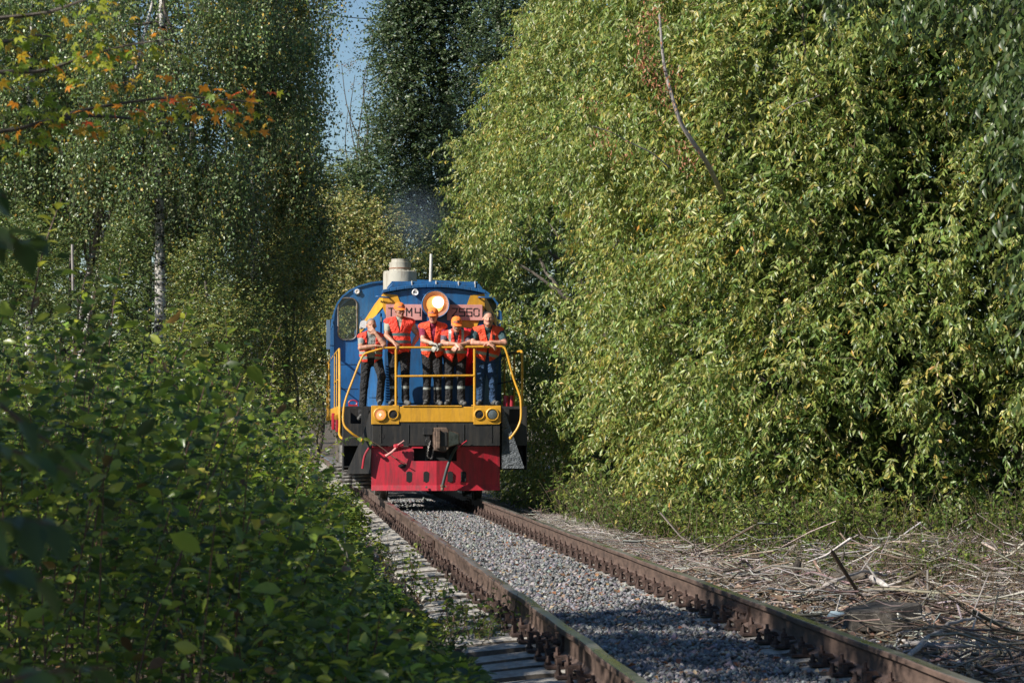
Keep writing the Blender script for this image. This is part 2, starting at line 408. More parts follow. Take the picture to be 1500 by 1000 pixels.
# autumn leaves strewn over stones and verge
n = 3800
x = np.concatenate([rng.uniform(1.85,3.25,1000), rng.uniform(.2,1.4,700), rng.uniform(3.5,8,2100)]); y = 9+rng.beta(1.1,1.8,n)*34
pos = np.stack([x, y, np.where(np.abs(x-TX) < 2.5, bed_z(x, y)+.028, ground_z(x, y)+.05)], 1)
a = rng.uniform(0, 6.28, n); ax = np.stack([np.cos(a), np.sin(a), rng.normal(.1,.35,n)], 1); nr = np.stack([rng.normal(0,.5,n), rng.normal(0,.5,n), np.ones(n)], 1)
M_dry = mat_leaf('dry_leaf', .6, .15, (1,.9,.6))
tag(leaves('fallen_leaves', pos, ax, nr, rng.uniform(.035,.065,n), rng.uniform(.02,.04,n),
    palette(n, [(.26,.10,.045),(.30,.17,.07),(.18,.09,.055),(.34,.26,.17)], [3,2,2,1.5]), M_dry, None, 1, .15),
    'dry orange and brown leaves strewn over the stones and verge', 'fallen leaves', kind='stuff')
# ================================================================ THE LOCOMOTIVE
YF = 39.3; DZ = 1.55                                   # front plane, deck height
M_blue = mat_paint('blue_paint', (.008,.095,.26), (.03,.035,.045), .33, .6, (.05,.035,.03))
M_yel = mat_paint('yellow_paint', (.62,.31,.014), (.16,.09,.03), .4, .45, (.12,.06,.03))
M_red = mat_paint('red_paint', (.44,.012,.030), (.12,.02,.025), .33, .85, (.09,.03,.025))
M_blk = mat_paint('black_paint', (.010,.010,.011), (.045,.038,.03), .45, .7, (.08,.045,.03))
M_pink = mat_paint('faded_sign_paint', (.62,.30,.27), (.42,.14,.13), .5, .55, (.3,.12,.1))
M_ink = mat_plain('sign_ink', (.03,.028,.03), .6)
M_exh = mat_paint('stack_paint', (.40,.38,.32), (.16,.11,.07), .6, .75, (.2,.08,.04))
M_steel = mat_surface('worn_steel', (.10,.095,.09), (.28,.26,.24), 12, .5, .3, .004, metal=.6)
M_coup = mat_surface('coupler_rust', (.06,.04,.03), (.22,.15,.11), 9, .7, .5, .01, metal=.3)
M_glass = mat_plain('window_glass', (.02,.03,.03), .06); M_glass.node_tree.nodes['Principled BSDF'].inputs['Specular IOR Level'].default_value = .9
M_rub = mat_plain('rubber', (.035,.05,.05), .5, bs=.2)
M_dark = mat_plain('dark_hollow', (.012,.012,.013), .9)
M_white = mat_plain('white_enamel', (.75,.74,.72), .4)
M_cream = mat_plain('pale_plate', (.55,.53,.48), .5)
loco = empty('locomotive', (TX, YF, 0), 'blue and yellow diesel locomotive with red plow and lit headlamp on the rails', 'locomotive')
def S(px, py, Y=YF): return tuple(P(px, py, Y))

# --- frame, deck, front beam
m = MB(); m.box((TX-1.05,YF+.02,.90), (TX+1.05,YF+12,1.26)); m.build('underframe', M_blk, loco, .01)
m = MB(); m.box((TX-1.5,YF+.9,1.47), (TX+1.5,YF+12,1.545)); m.box((TX-1.03,YF+.035,1.47), (TX+1.03,YF+.9,1.545)); m.build('deck', M_blk, loco, .006)
m = MB(); m.box((TX-1.04,YF-.03,.90), (TX+1.04,YF+.018,1.290))
for k in range(5): m.cbox((TX-.9+.45*k, YF-.036, 1.1), (.012,.012,.30))
m.build('buffer_beam', M_blk, loco, .008)
for s in (-1,1):
    m = MB(); m.lathe((TX+s*.885, YF-.034, 1.06), (0,1,0), [(0,.045),(.03,.04)], 20); m.build('beam_socket', M_dark, loco)
m = MB(); m.box((TX-.60,YF-.045,1.285), (TX+.62,YF+.03,1.535)); m.box((TX-.55,YF-.062,1.535), (TX+.42,YF+.12,1.556)); m.build('yellow_beam', M_yel, loco, .012)
for s, labs in ((-1,('lit','dark')),(1,('glass','dark'))):
    m = MB(); x0, x1 = sorted((TX+s*.605, TX+s*1.055)); m.prism([(x0+.0,YF-.05,1.25),(x1-.03*(s>0),YF-.05,1.25),(x1,YF-.05,1.28),(x1,YF-.05,1.555),(x0,YF-.05,1.555),(x0,YF-.05,1.28 if s<0 else 1.25)], (0,.07,0))
    pl = m.build('lamp_plate', M_yel, loco, .006)
    big = TX+s*.915; sm = TX+s*.70
    m = MB(); m.lathe((big,YF-.052,1.41), (0,-1,0), [(0,.115),(.02,.112),(.03,.098),(.028,.088),(.0,.086)], 32, cap=False); m.build('lamp_rim', M_yel, pl)
    m = MB(); m.lathe((sm,YF-.052,1.41), (0,-1,0), [(0,.095),(.012,.092),(.018,.075),(.012,.07),(0,.068)], 28, cap=False); m.build('lamp_rim', M_yel, pl)
    m = MB(); m.lathe((sm,YF-.053,1.41), (0,-1,0), [(0,.066),(.005,.06),(.004,.03),(.012,.026),(.012,.0)], 24, cap=False); m.build('lamp_socket', M_dark, pl)
    if s < 0:
        M_tail = mat_plain('orange_lens', (.75,.30,.12), .2, emit=.35, ecol=(1,.36,.14)); M_bulb = mat_plain('bulb', (1,.8,.6), .3, emit=2, ecol=(1,.72,.5))
        m = MB(); m.lathe((big,YF-.053,1.41), (0,-1,0), [(0,.085),(.012,.072),(.014,.05),(.018,.03),(.018,0)], 28, cap=False); m.build('marker_lens', M_tail, pl)
        m = MB(); m.lathe((big,YF-.072,1.405), (0,-1,0), [(0,.018),(.008,.012),(.01,0)], 12, cap=False); m.build('marker_bulb', M_bulb, pl)
    else:
        m = MB(); m.lathe((big,YF-.053,1.41), (0,-1,0), [(0,.085),(.02,.07),(.028,.04),(.03,0)], 28, cap=False); m.build('marker_lens', mat_plain('grey_lens', (.10,.12,.13), .12), pl)

# --- red plow: two blades meeting at a shallow ridge, lip along the bottom, slots
def plow():
    # cross-section front faces: outer edge further back than the centre ridge
    def yf(x, z): return YF-.10+.16*abs(x)+.05*(z-.2)
    holes = [(-.44,.40,.045,.16),(-.165,.40,.045,.16),(.225,.40,.045,.16),(.445,.40,.045,.16)]
    m = MB(); xs = sorted({-1.05,1.045,0.0,-.365,.335}|{h[0]+s*h[2] for h in holes for s in (-1,1)})
    zs = [.265,.32,.48,.655,.875]
    def inhole(x0, x1, z0, z1):
        xc, zc = (x0+x1)/2, (z0+z1)/2
        if -.365 < xc < .335 and zc > .655: return True
        return any(abs(xc-h[0]) < h[2] and .32 < zc < .48 for h in holes)
    for i in range(len(xs)-1):
        for j in range(len(zs)-1):
            if inhole(xs[i], xs[i+1], zs[j], zs[j+1]): continue
            a = [(xs[i],zs[j]),(xs[i+1],zs[j]),(xs[i+1],zs[j+1]),(xs[i],zs[j+1])]
            fr = [(TX+x, yf(x,z), z) for x, z in a]
            m.prism(fr, (0,.014,0))
    o = m.build('plow', M_red, loco, smooth=False)
    for s, x1 in ((-1,-1.05),(1,1.045)):     # the lip, kicked forward
        m = MB(); m.prism([(TX,yf(0,.27)-.01,.265),(TX+x1,yf(x1,.27)-.01,.265),(TX+x1,yf(x1,.2)-.035,.175),(TX,yf(0,.2)-.035,.175)], (0,.014,0))
        m.build('plow_lip', M_red, o, .003, smooth=False)
    for h in holes:
        m = MB(); c = (TX+h[0], h[1]); 
        pts = [(c[0]+h[2]*math.cos(a)*1.0, yf(h[0],.4)-.012, c[1]+(.045 if math.sin(a) > 0 else -.045)+h[2]*math.sin(a)) for a in np.linspace(0, 2*math.pi, 20, endpoint=False)]
        m.prism(pts, (0,.01,0)); m.build('slot', M_dark, o, smooth=False)
    m = MB(); a = [(TX-.545+.075*math.cos(t), yf(-.545,.6)-.01, .575+.035*math.sin(t)) for t in np.linspace(0,6.28,18,endpoint=False)]; m.prism(a, (0,.01,0)); m.build('slot', M_dark, o)
    for a_, b_ in (((TX-.40,YF-.095,.86), (TX-.22,YF+.0,.885)),((TX-1.04,YF+.02,.877), (TX-.42,YF+.09,.893)),((TX+.35,YF+.02,.877), (TX+1.03,YF+.09,.893))):
        m = MB(); m.box(a_, b_); m.build('plow_bracket', M_red, o, .004)
    m = MB(); m.lathe((TX-.165,YF-.13,.235), (0,-1,0), [(0,.02),(.02,.018),(.02,0)], 8); m.build('bolt', M_steel, o)
    for x in (-.8,.8,-.15,.2): 
        m = MB(); m.box((TX+x-.02,YF+.08,.3), (TX+x+.02,YF+.5,.9)); m.build('plow_brace', M_blk, o)
plow()
# --- coupler (knuckle head), chain, hose, brake taps
m = MB()
cx = TX+.05
m.prism([(cx-.11,YF-.50,1.20),(cx+.09,YF-.50,1.20),(cx+.12,YF-.50,1.15),(cx+.12,YF-.50,.86),(cx+.06,YF-.50,.80),(cx-.11,YF-.50,.83)], (0,.22,0))
m.prism([(cx+.10,YF-.47,1.17),(cx+.30,YF-.36,1.10),(cx+.30,YF-.36,.93),(cx+.10,YF-.47,.87)], (0,.16,0))
m.box((cx-.11,YF-.3,.88), (cx+.11,YF+.3,1.13)); m.box((cx-.085,YF-.56,.86), (cx-.02,YF-.5,1.17))
c_ = m.build('coupler', M_coup, loco, .012)
m = MB(); m.box((cx-.02,YF-.514,.90), (cx+.09,YF-.502,1.13)); m.build('coupler_jaw', M_blk, c_, .004)
m = MB(); m.prism([(cx+.115,YF-.485,1.155),(cx+.285,YF-.385,1.09),(cx+.285,YF-.385,.94),(cx+.115,YF-.485,.89)], (0,.012,0)); m.build('guard_arm_plate', mat_surface('scraped_steel', (.22,.22,.21), (.5,.5,.48), 14, .45, .3, .004, metal=.3), c_, .004)
m = MB(); m.box((cx-.27,YF-.12,1.08), (cx-.11,YF-.03,1.20)); m.box((cx-.22,YF-.1,.95), (cx-.16,YF-.05,1.09)); m.lathe((cx-.19,YF-.13,.98), (0,1,0), [(0,.045),(.08,.045)], 14); m.build('uncoupling_bracket', M_blk, c_, .006)
def chain(pts, name, parent):
    m = MB(); pts = catmull(pts, 5)
    for i in range(len(pts)-1):
        c = (pts[i]+pts[i+1])/2; d = pts[i+1]-pts[i]; L = np.linalg.norm(d)*.72; d /= np.linalg.norm(d)
        s = np.array([1,0,0.]) if i % 2 else np.array([0,1,0.]); s = s-d*(s@d); s /= np.linalg.norm(s)
        ring = [c+d*L*math.cos(t)+s*.011*math.sin(t) for t in np.linspace(0,2*math.pi,9)]
        m.tube(ring, .0045, 5, cap=False)
    return m.build(name, M_steel, parent)
chain([(cx-.16,YF-.30,.98),(cx-.20,YF-.34,.85),(cx-.21,YF-.33,.74),(cx-.15,YF-.31,.70),(cx-.12,YF-.30,.80),(cx-.10,YF-.36,.90)], 'chain', c_)
m = MB(); hp = catmull([S(672,652,YF-.05),S(664,662,YF-.17),S(656,682,YF-.22),S(651,700,YF-.22),S(648,712,YF-.22)], 5); m.tube(hp, .026, 12)
for i in range(3, 20, 3):
    pass
hz = m.build('brake_hose', M_rub, loco)
m = MB(); p = S(648,712,YF-.22); m.lathe((p[0],p[1],p[2]+.03), (0,0,-1), [(0,.033),(.03,.036),(.04,.025),(.09,.03),(.1,.0)], 12); m.cbox((p[0]+.04,p[1],p[2]), (.05,.03,.03)); m.build('hose_coupling', M_coup, hz)
m = MB(); a = S(684,645,YF-.08); b = S(670,656,YF-.10); m.tube([a,b], [.009,.014], 8); m.lathe(S(671,655,YF-.03), (0,-1,0), [(0,.04),(.05,.04),(.08,.03)], 12); m.build('brake_tap', M_red, loco)
m = MB(); a = S(581,654,YF-.10); m.lathe((a[0]-.05,a[1],a[2]), (1,0,.15), [(0,.025),(.02,.04),(.09,.04),(.10,.03),(.16,.025)], 12); m.lathe(a, (0,-1,.1), [(-.06,.02),(.05,.028),(.06,.02)], 10)
bt = m.build('brake_tap', M_red, loco)
m = MB(); m.tube([S(580,656,YF-.13),S(574,662,YF-.15),S(565,668,YF-.15)], [.017,.020,.024], 8); m.tube([S(582,652,YF-.13),S(592,645,YF-.13)], .009, 6); m.build('tap_handle', M_pink, bt)
m = MB(); m.tube(catmull([S(543,645,YF-.05),S(560,656,YF-.06),S(575,668,YF-.06),S(596,680,YF-.1)], 4), .008, 6); m.build('uncoupling_rod', M_coup, loco)
m = MB(); m.box((TX-.42,YF+.10,.50), (TX+.40,YF+.6,.92)); m.build('draft_gear', M_dark, loco, .01)

# --- corner step wells and mud guards
for s in (-1,1):
    x0, x1 = TX+s*1.09, TX+s*1.50
    m = MB(); a, b = sorted((x0, x1))
    # front plate of the well with a cut foothole, built as a frame
    for (u0,u1,w0,w1) in ((0,1,.90,1.26),(0,.30,1.26,1.50),(.72,1,1.26,1.50),(0,1,1.50,1.545)):
        m.box((a+(b-a)*(u0 if s > 0 else 1-u1),YF+.18,w0), (a+(b-a)*(u1 if s > 0 else 1-u0),YF+.20,w1))
    for z in (.55,.90,1.2): m.box((a,YF+.20,z), (b,YF+.62,z+.02))
    m.box((x1-.01,YF+.20,.5), (x1+.01,YF+.64,1.545)); m.box((a,YF+.62,.5), (b,YF+.64,1.545))
    m.build('step_well', M_blk, loco, .003)
    m = MB()
    if s < 0: pts = [(TX-1.055,1.52),(TX-1.055,.45),(TX-1.46,.45),(TX-1.20,1.05)]
    else: pts = [(TX+1.075,1.53),(TX+1.13,1.45),(TX+1.45,.53),(TX+1.08,.53)]
    m.prism([(x, YF+.02+.02*i, z) for i, (x, z) in enumerate(pts)], (0,.012,0))
    g = m.build('mud_guard', M_blk if s < 0 else mat_surface('crumpled_rubber', (.035,.042,.05), (.15,.17,.19), 2.6, .42, .9, .12, stretch=(1,1,.5)), loco)
    tag(g, 'black steel corner plate' if s < 0 else 'crumpled grey rubber mud flap')
m = MB(); m.tube(catmull([S(541,655,YF-.01),S(534,668,YF-.03),S(531,686,YF-.03)], 4), .019, 8); m.build('red_hose', M_red, loco)

# --- front handrail
def rail(name, pts, r=.021, par=None, bend=True):
    m = MB(); m.tube(catmull(pts, 5) if bend else pts, r, 10); return m.build(name, M_yel, par or loco)
z0 = 2.49
fr = rail('front_handrail', [S(530,644,YF-.16),S(515,634,YF-.20),S(504,622,YF-.16),S(503,604,YF-.12),S(507,583,YF-.1),S(519,551,YF-.06),S(529,526,YF-.02),S(535,518,YF),S(547,514,YF),S(562,509.5,YF)], .0185)
m = MB(); m.tube([S(562,509.5,YF),S(600,508.8,YF),S(640,509,YF),S(690,508,YF),S(732,507.5,YF)], .0185, 10); m.build('top_rail', M_yel, fr)
m = MB(); m.tube(catmull([S(732,507.5,YF),S(737,508.5,YF),S(742,516,YF-.02),S(752,553,YF-.06),S(761,578,YF-.1),S(763,590,YF-.12),S(763,612,YF-.14),S(758,627,YF-.16),S(748,641,YF-.17)], 5), .0185, 10); m.build('corner_rail', M_yel, fr)
for x in (-.655,.625):
    m = MB(); m.tube([(TX+x,YF+.01,1.55),(TX+x,YF+.005,2.48)], .021, 10); m.lathe((TX+x,YF+.01,1.553), (0,0,1), [(0,.05),(.012,.05)], 12); m.build('rail_post', M_yel, fr)
m = MB(); m.tube([(TX-.655,YF+.0,2.03),(TX+.625,YF+.0,2.045)], .018, 10); m.build('mid_rail', M_yel, fr)
for q in (S(530,644,YF-.16), S(748,641,YF-.17)):
    m = MB(); m.lathe(q, (0,0,1), [(-.026,.0),(-.024,.02),(0,.03),(.024,.02),(.026,0)], 12, cap=False); m.build('rail_end', M_yel, fr)

# --- side walkway railings
def side_rail(s, y0, y1, n, col_=None):
    M_ = M_yel; x = TX+s*1.53
    m = MB(); m.tube([(x,y0,2.53),(x,y1,2.53)], .019, 8); m.tube([(x,y0,2.02),(x,y1,2.02)], .012, 8)
    sr = m.build('side_handrail', M_, loco)
    for k in range(n):
        y = y0+(y1-y0)*k/(n-1); m = MB(); m.tube([(x,y,1.36),(x,y,2.53)], .016 if k in (0, n-1) else .012, 8); m.build('rail_post', M_, sr)
    m = MB(); m.box((x-.02,y0,1.42), (x+.005,y1,1.56)); 
    k = 0; y = y0
    while y < y1: m.prism([(x-.03,y,1.42),(x-.03,y+.10,1.42),(x-.03,y+.05,1.33)], (.05,0,0)); y += .45
    m.build('toe_board', M_, sr, .003)
side_rail(-1, YF+1.9, YF+12, 7)
m = MB(); m.tube(catmull([(TX-1.53,YF+1.9,2.53),(TX-1.53,YF+1.6,2.1),(TX-1.54,YF+1.1,1.3),(TX-1.54,YF+.8,1.05),(TX-1.40,YF+.6,1.0)], 5), .019, 8); m.build('side_handrail_end', M_yel, loco)
x = TX+1.46
m = MB(); m.tube(catmull([(x,YF+3.5,2.50),(x,YF+1.0,2.47),(x,YF+.62,2.44),(x,YF+.55,2.30),(x,YF+.55,1.4),(x,YF+.53,1.22),(x-.10,YF+.5,1.12)], 5), .021, 8); sr = m.build('side_handrail', M_yel, loco)
m = MB(); m.tube([(x,YF+.6,2.0),(x,YF+11,2.0)], .012, 8); m.tube([(x,YF+1.0,2.47),(x,YF+11,2.5)], .014, 8); m.build('mid_rail', M_blk, sr)
for k in range(6): 
    m = MB(); m.tube([(x,YF+1.9+1.8*k,1.5),(x,YF+1.9+1.8*k,2.48)], .018, 8); m.build('rail_post', M_yel, sr)

# --- nose of the hood
YH = 40.25
hx = TX+.02; hw = .83; bw = 1.08; ztop = 3.50
def arcz(x, w=hw, c=3.53, e=3.43): return c-(c-e)*(x/w)**2
N = 14
front = [(hx-hw,YH,DZ),(hx+hw,YH,DZ)]+[(hx+hw*(1-2*i/N), YH, arcz(hw*(1-2*i/N))) for i in range(N+1)]
m = MB(); m.prism(front, (0,.35,0)); hood = m.build('hood', M_blue, loco, .015)
# overhanging brow following the arched top
m = MB()
for i in range(N):
    u0, u1 = -1+2*i/N, -1+2*(i+1)/N
    a, b = u0*(hw+.03), u1*(hw+.03)
    m.prism([(hx+a,YH-.07,arcz(a,hw+.03)-.0),(hx+b,YH-.07,arcz(b,hw+.03)),(hx+b,YH-.07,arcz(b,hw+.03)+.055),(hx+a,YH-.07,arcz(a,hw+.03)+.055)], (0,.45,0))
m.build('hood_brow', M_blue, hood, .01)
# bevelled corners back to the full-width body, shoulders sloping
body = [(-bw,DZ),(bw,DZ),(bw,3.02),(.80,3.46),(-.80,3.46),(-bw,3.02)]
m = MB(); m.prism([(hx+x,YH+.42,z) for x, z in body], (0,4.6,0)); m.build('hood_body', M_blue, hood, .012)
for s in (-1,1):
    m = MB(); A=(hx+s*hw,YH+.01,DZ); B=(hx+s*hw,YH+.01,3.42); C_=(hx+s*bw,YH+.42,3.02); D=(hx+s*bw,YH+.42,DZ); E=(hx+s*.80,YH+.42,3.46); F_=(hx+s*.7,YH+.42,DZ); 
    m.add([A,B,C_,D,E,F_], [(0,1,2,3),(1,4,2),(0,3,5),(0,5,4,1),(2,4,5,3)]); m.build('hood_corner', M_blue, hood, smooth=False)
    # yellow band on the shoulder and down the nose (a chevron)
    m = MB(); m.prism([(hx+s*.805,YH+.40,3.468),(hx+s*(bw+.005),YH+.40,3.03),(hx+s*(bw+.008),YH+.40,2.92),(hx+s*(bw+.012),YH+.40,2.92),(hx+s*(bw+.012),YH+.40,3.035),(hx+s*.81,YH+.40,3.476)], (0,4.6,0)); m.build('shoulder_stripe', M_yel, hood, smooth=False)
    m = MB(); m.prism([(hx+s*(hw+.02),YH-.012,3.43),(hx+s*(hw-.22),YH-.012,3.40),(hx+s*(-.02),YH-.012,1.75),(hx+s*.22,YH-.012,1.75),(hx+s*(hw+.02),YH-.012,3.18)], (0,.008,0)); m.build('chevron_stripe', M_yel, hood, smooth=False)
    m = MB(); m.prism([(hx+s*(hw+.004),YH-.004,3.43),(hx+s*(bw+.004),YH+.41,3.03),(hx+s*(bw+.004),YH+.41,2.90),(hx+s*(hw+.006),YH-.004,3.22)], (s*.006,-.006,0)); m.build('corner_stripe', M_yel, hood, smooth=False)
    # eyebrow grab rails
    m = MB(); c = (hx+s*.86,YH-.05,3.37); m.tube(catmull([(c[0]-.11,YH+.02,3.365),(c[0]-.09,YH-.07,3.37),(c[0]+.09,YH-.07,3.355),(c[0]+.12,YH+.06,3.35)], 4), .014, 8); m.build('grab_rail', M_blue, hood)
# doors, hinges and louvres on the left bevel and nose
m = MB(); m.prism([(hx-hw-.05,YH+.06,1.7),(hx-hw-.05,YH+.06,3.12),(hx-bw+.02,YH+.40,2.98),(hx-bw+.02,YH+.40,1.7)], (-.012,-.012,0)); dr = m.build('corner_door', M_blue, hood, .004)
for z in (1.9,2.3,2.7,3.0):
    m = MB(); m.lathe((hx-hw-.045,YH+.03,z-.04), (0,0,1), [(0,.012),(.08,.012)], 8); m.build('hinge', M_steel, dr)
for k in range(14):
    m = MB(); z = 1.62+.045*k; m.prism([(hx-.80,YH-.005,z),(hx-.62,YH-.005,z),(hx-.62,YH-.03,z+.02),(hx-.80,YH-.03,z+.02)], (0,.0,.008)); m.build('louvre', M_blue, hood)
m = MB(); m.box((hx-.60,YH-.02,1.6), (hx+.60,YH-.002,2.86)); dd = m.build('nose_door', M_blue, hood, .008)
m = MB(); m.box((hx-.006,YH-.032,1.6), (hx+.006,YH-.018,2.86)); m.tube([(hx+.09,YH-.05,2.1),(hx+.09,YH-.05,2.3)], .01, 8); m.build('door_handle', M_steel, dd)
# roof box with dividers
m = MB(); RB0, RB1 = hx-.72, hx+.80
m.prism([(RB0-.04,YH+.45,3.50),(RB1+.05,YH+.45,3.50),(RB1+.05,YH+.45,3.56),(RB1,YH+.45,3.62),(RB0+.05,YH+.45,3.62),(RB0-.04,YH+.45,3.53)], (0,2.0,0)); rb = m.build('roof_vent', M_blue, hood, .008)
m = MB(); m.box((RB0+.04,YH+.55,3.62), (RB1-.02,YH+2.3,3.665)); m.build('vent_lid', M_blue, rb, .008)
for x in (-.35,.06,.44,.72):
    m = MB(); m.box((hx+x,YH+.435,3.56), (hx+x+.012,YH+.56,3.67)); m.build('vent_rib', M_cream, rb)
# number plate in two halves, stencilled characters
pz0, pz1 = 2.985, 3.245
for a, b in ((-.80,-.20),(.22,.81)):
    m = MB(); m.box((hx+a,YH-.045,pz0), (hx+b,YH-.022,pz1)); pp = m.build('number_plate', M_pink, hood, .003)
    th = .0175
    def stroke(m, p, q):
        d = Vector((q[0]-p[0],0,q[1]-p[1])); L = d.length; d.normalize(); nn = Vector((-d.z,0,d.x))*th/2; A = Vector((p[0],YH-.049,p[1]))-d*th*.45; B = Vector((q[0],YH-.049,q[1]))+d*th*.45
        m.prism([A+nn,B+nn,B-nn,A-nn], (0,.005,0))
    GL = {'T':[((0,1),(1,1)),((.5,1),(.5,0))],'G':[((0,0),(0,1)),((0,1),(1,1))],'M':[((0,0),(0,1)),((0,1),(.5,.45)),((.5,.45),(1,1)),((1,1),(1,0))],
          '4':[((0,1),(0,.45)),((0,.45),(1,.45)),((1,1),(1,0))],'2':[((0,1),(1,1)),((1,1),(.75,.55)),((.75,.55),(0,0)),((0,0),(1,0))],
          '5':[((1,1),(0,1)),((0,1),(0,.52)),((0,.52),(1,.52)),((1,.52),(1,0)),((1,0),(0,0))],
          '0':[((0,.88),(0,.62)),((0,.38),(0,.12)),((1,.88),(1,.62)),((1,.38),(1,.12)),((.25,1),(.75,1)),((.25,0),(.75,0)),((0,.88),(.1,.95)),((1,.12),(.9,.05))]}
    items = [('T',-.755),('G',-.60),('M',-.46),('4',-.315)] if a < 0 else [('2',.305),('5',.425),('5',.545),('0',.665)]
    for ch, x in items:
        m = MB(); wd, ht, zb = .085, .125, 3.055
        if ch == 'T': wd = .08
        for p, q in GL[ch]: stroke(m, (hx+x+p[0]*wd, zb+p[1]*ht), (hx+x+q[0]*wd, zb+q[1]*ht))
        m.build('digit' if ch.isdigit() else 'letter', M_ink, pp, smooth=False)
# great headlamp
hc = np.array([hx+.018, YH-.03, 3.245])
m = MB(); m.lathe(hc, (0,-1,0), [(-.02,.230),(.20,.230),(.205,.224),(.20,.214),(.02,.210)], 48, cap=False); hl = m.build('headlamp', M_blue, hood)
M_ref = mat_plain('reflector', (.26,.15,.13), .35, metal=.3, emit=.05, ecol=(1,.35,.12))
m = MB(); m.lathe(hc, (0,-1,0), [(.19,.213),(.15,.20),(.10,.19),(.05,.15),(.02,.08),(.015,0)], 48, cap=False); m.build('reflector', M_ref, hl)
M_lit = mat_plain('lit_lamp', (1,.6,.25), .3, emit=.75, ecol=(1,.42,.09)); M_hot = mat_plain('lamp_filament', (1,.9,.7), .3, emit=1.6, ecol=(1,.85,.62))
m = MB(); m.lathe(hc+np.array([-.005,-.06,.0]), (0,-1,0), [(0,.142),(.02,.13),(.03,.07),(.032,0)], 32, cap=False); m.build('lamp_glow_disc', M_lit, hl)
m = MB(); m.lathe(hc+np.array([.045,-.10,.035]), (0,-1,0), [(-.01,.098),(.02,.09),(.045,.05),(.05,0)], 24, cap=False); m.build('bulb', M_hot, hl)
m = MB(); m.lathe(hc+np.array([-.33,.0,.20]), (0,-1,0), [(0,.058),(.03,.055),(.05,.045),(.04,.032),(.035,0)], 24, cap=False); ql = m.build('marker_lamp', M_white, hood)
m = MB(); 
for dx in (-.014,.014): m.lathe(hc+np.array([-.33+dx,-.038,.20]), (0,-1,0), [(0,.011),(.006,.01),(.006,0)], 10)
m.build('marker_bulb', M_dark, ql)
# folded red canvas tied to the nose
m = MB(); q = []
for i in range(9):
    for j in range(9):
        u, v = i/8, j/8; q.append((hx+.50+.32*u+.03*math.sin(v*5), YH-.09-.03*math.sin(u*9+v*2)-.02*v, 2.86-.95*v-.02*math.sin(u*6)))
fs = [(i*9+j,(i+1)*9+j,(i+1)*9+j+1,i*9+j+1) for i in range(8) for j in range(8)]
m.add(q, fs); cl = m.build('canvas_cover', mat_cloth('red_canvas', (.55,.012,.02)), None, loc=(hx+.66,YH-.1,1.9))
sol = cl.modifiers.new('thickness', 'SOLIDIFY'); sol.thickness = .012
tag(cl, 'bright red canvas hanging on the blue nose behind the two right-hand men', 'canvas')

# --- exhaust stack and whistle pipe
ec = S(586,427,YF+4.3); YE = YF+4.3
m = MB(); m.lathe((ec[0],YE,3.4), (0,0,1), [(0,.305),(.55,.305),(.60,.300),(.61,.285),(.61,.21),(.615,.20),(.63,.195),(.77,.195),(.775,.165),(.80,.160),(.83,.160),(.83,.12)], 40); ex = m.build('exhaust_stack', M_exh, loco)
m = MB(); m.lathe((ec[0],YE,4.05), (0,0,1), [(0,.20),(.02,.203),(.02,.19)], 36, cap=False); m.build('stack_ring', mat_paint('stack_rust', (.25,.11,.06), (.4,.35,.28), .8, .6), ex)
for k in range(12):
    a = k*math.pi/6; m = MB(); m.lathe((ec[0]+.27*math.cos(a),YE+.27*math.sin(a),4.0), (0,0,1), [(0,.014),(.022,.014)], 6); m.build('bolt', M_exh, ex)
rp = S(630,412,YF+3.6); m = MB(); m.tube([(rp[0],YF+3.6,3.45),(rp[0]+.02,YF+3.6,S(631,372,YF+3.6)[2])], [.028,.026], 12); m.build('vent_pipe', M_cream, loco)

# --- cab with arched roof, windows open through
YC = YF+5.3; cw = 1.55; czs = 3.10; czt = 3.91
def cab_outline(w=cw, top=czt, sh=czs, k=16):
    pts = [(-w,DZ),(w,DZ),(w,sh)]
    for i in range(1, k): 
        t = math.pi*i/k; cx_, sz_ = math.cos(t), math.sin(t)
        pts.append((w*math.copysign(abs(cx_)**.62, cx_), sh+(top-sh)*abs(sz_)**.80))
    pts.append((-w,sh)); return pts
def rrect(cx_, cz_, w_, h_, r_, n=5, slant=0):
    out = []
    for qx, qz, a0 in ((1,1,0),(-1,1,90),(-1,-1,180),(1,-1,270)):
        for i in range(n+1):
            a = rad(a0+90*i/n); out.append((cx_+qx*(w_/2-r_)+r_*math.cos(a), cz_+qz*(h_/2-r_)+r_*math.sin(a)))
    return out
def wall_with_hole(name, outer, holes, y, th, mat, parent):
    """flat wall in the xz plane with openings, thickness th"""
    bm = bmesh.new(); edges = []
    for lp in [outer]+holes:
        vs_ = [bm.verts.new((x, y, z)) for x, z in lp]
        for i in range(len(vs_)): edges.append(bm.edges.new((vs_[i], vs_[(i+1) % len(vs_)])))
    bmesh.ops.triangle_fill(bm, use_beauty=True, use_dissolve=False, edges=edges)
    for f in list(bm.faces):
        c = f.calc_center_median()
    r = bmesh.ops.extrude_face_region(bm, geom=list(bm.faces)); vv = [e for e in r['geom'] if isinstance(e, bmesh.types.BMVert)]
    bmesh.ops.translate(bm, verts=vv, vec=(0, th, 0)); bmesh.ops.recalc_face_normals(bm, faces=bm.faces)
    bmesh.ops.translate(bm, verts=bm.verts, vec=tuple(-wloc(parent)))
    me = bpy.data.meshes.new(name); bm.to_mesh(me); bm.free(); me.materials.append(mat)
    o = link(name, me, parent); WL[o.name] = wloc(parent); return o
wcx, wcz = P(509,467,YC)[0]-TX, P(509,467,YC)[2]
win = rrect(wcx, wcz, .345, .77, .12); win2 = [(-x, z) for x, z in win]
outer = [(TX+x, z) for x, z in cab_outline()]
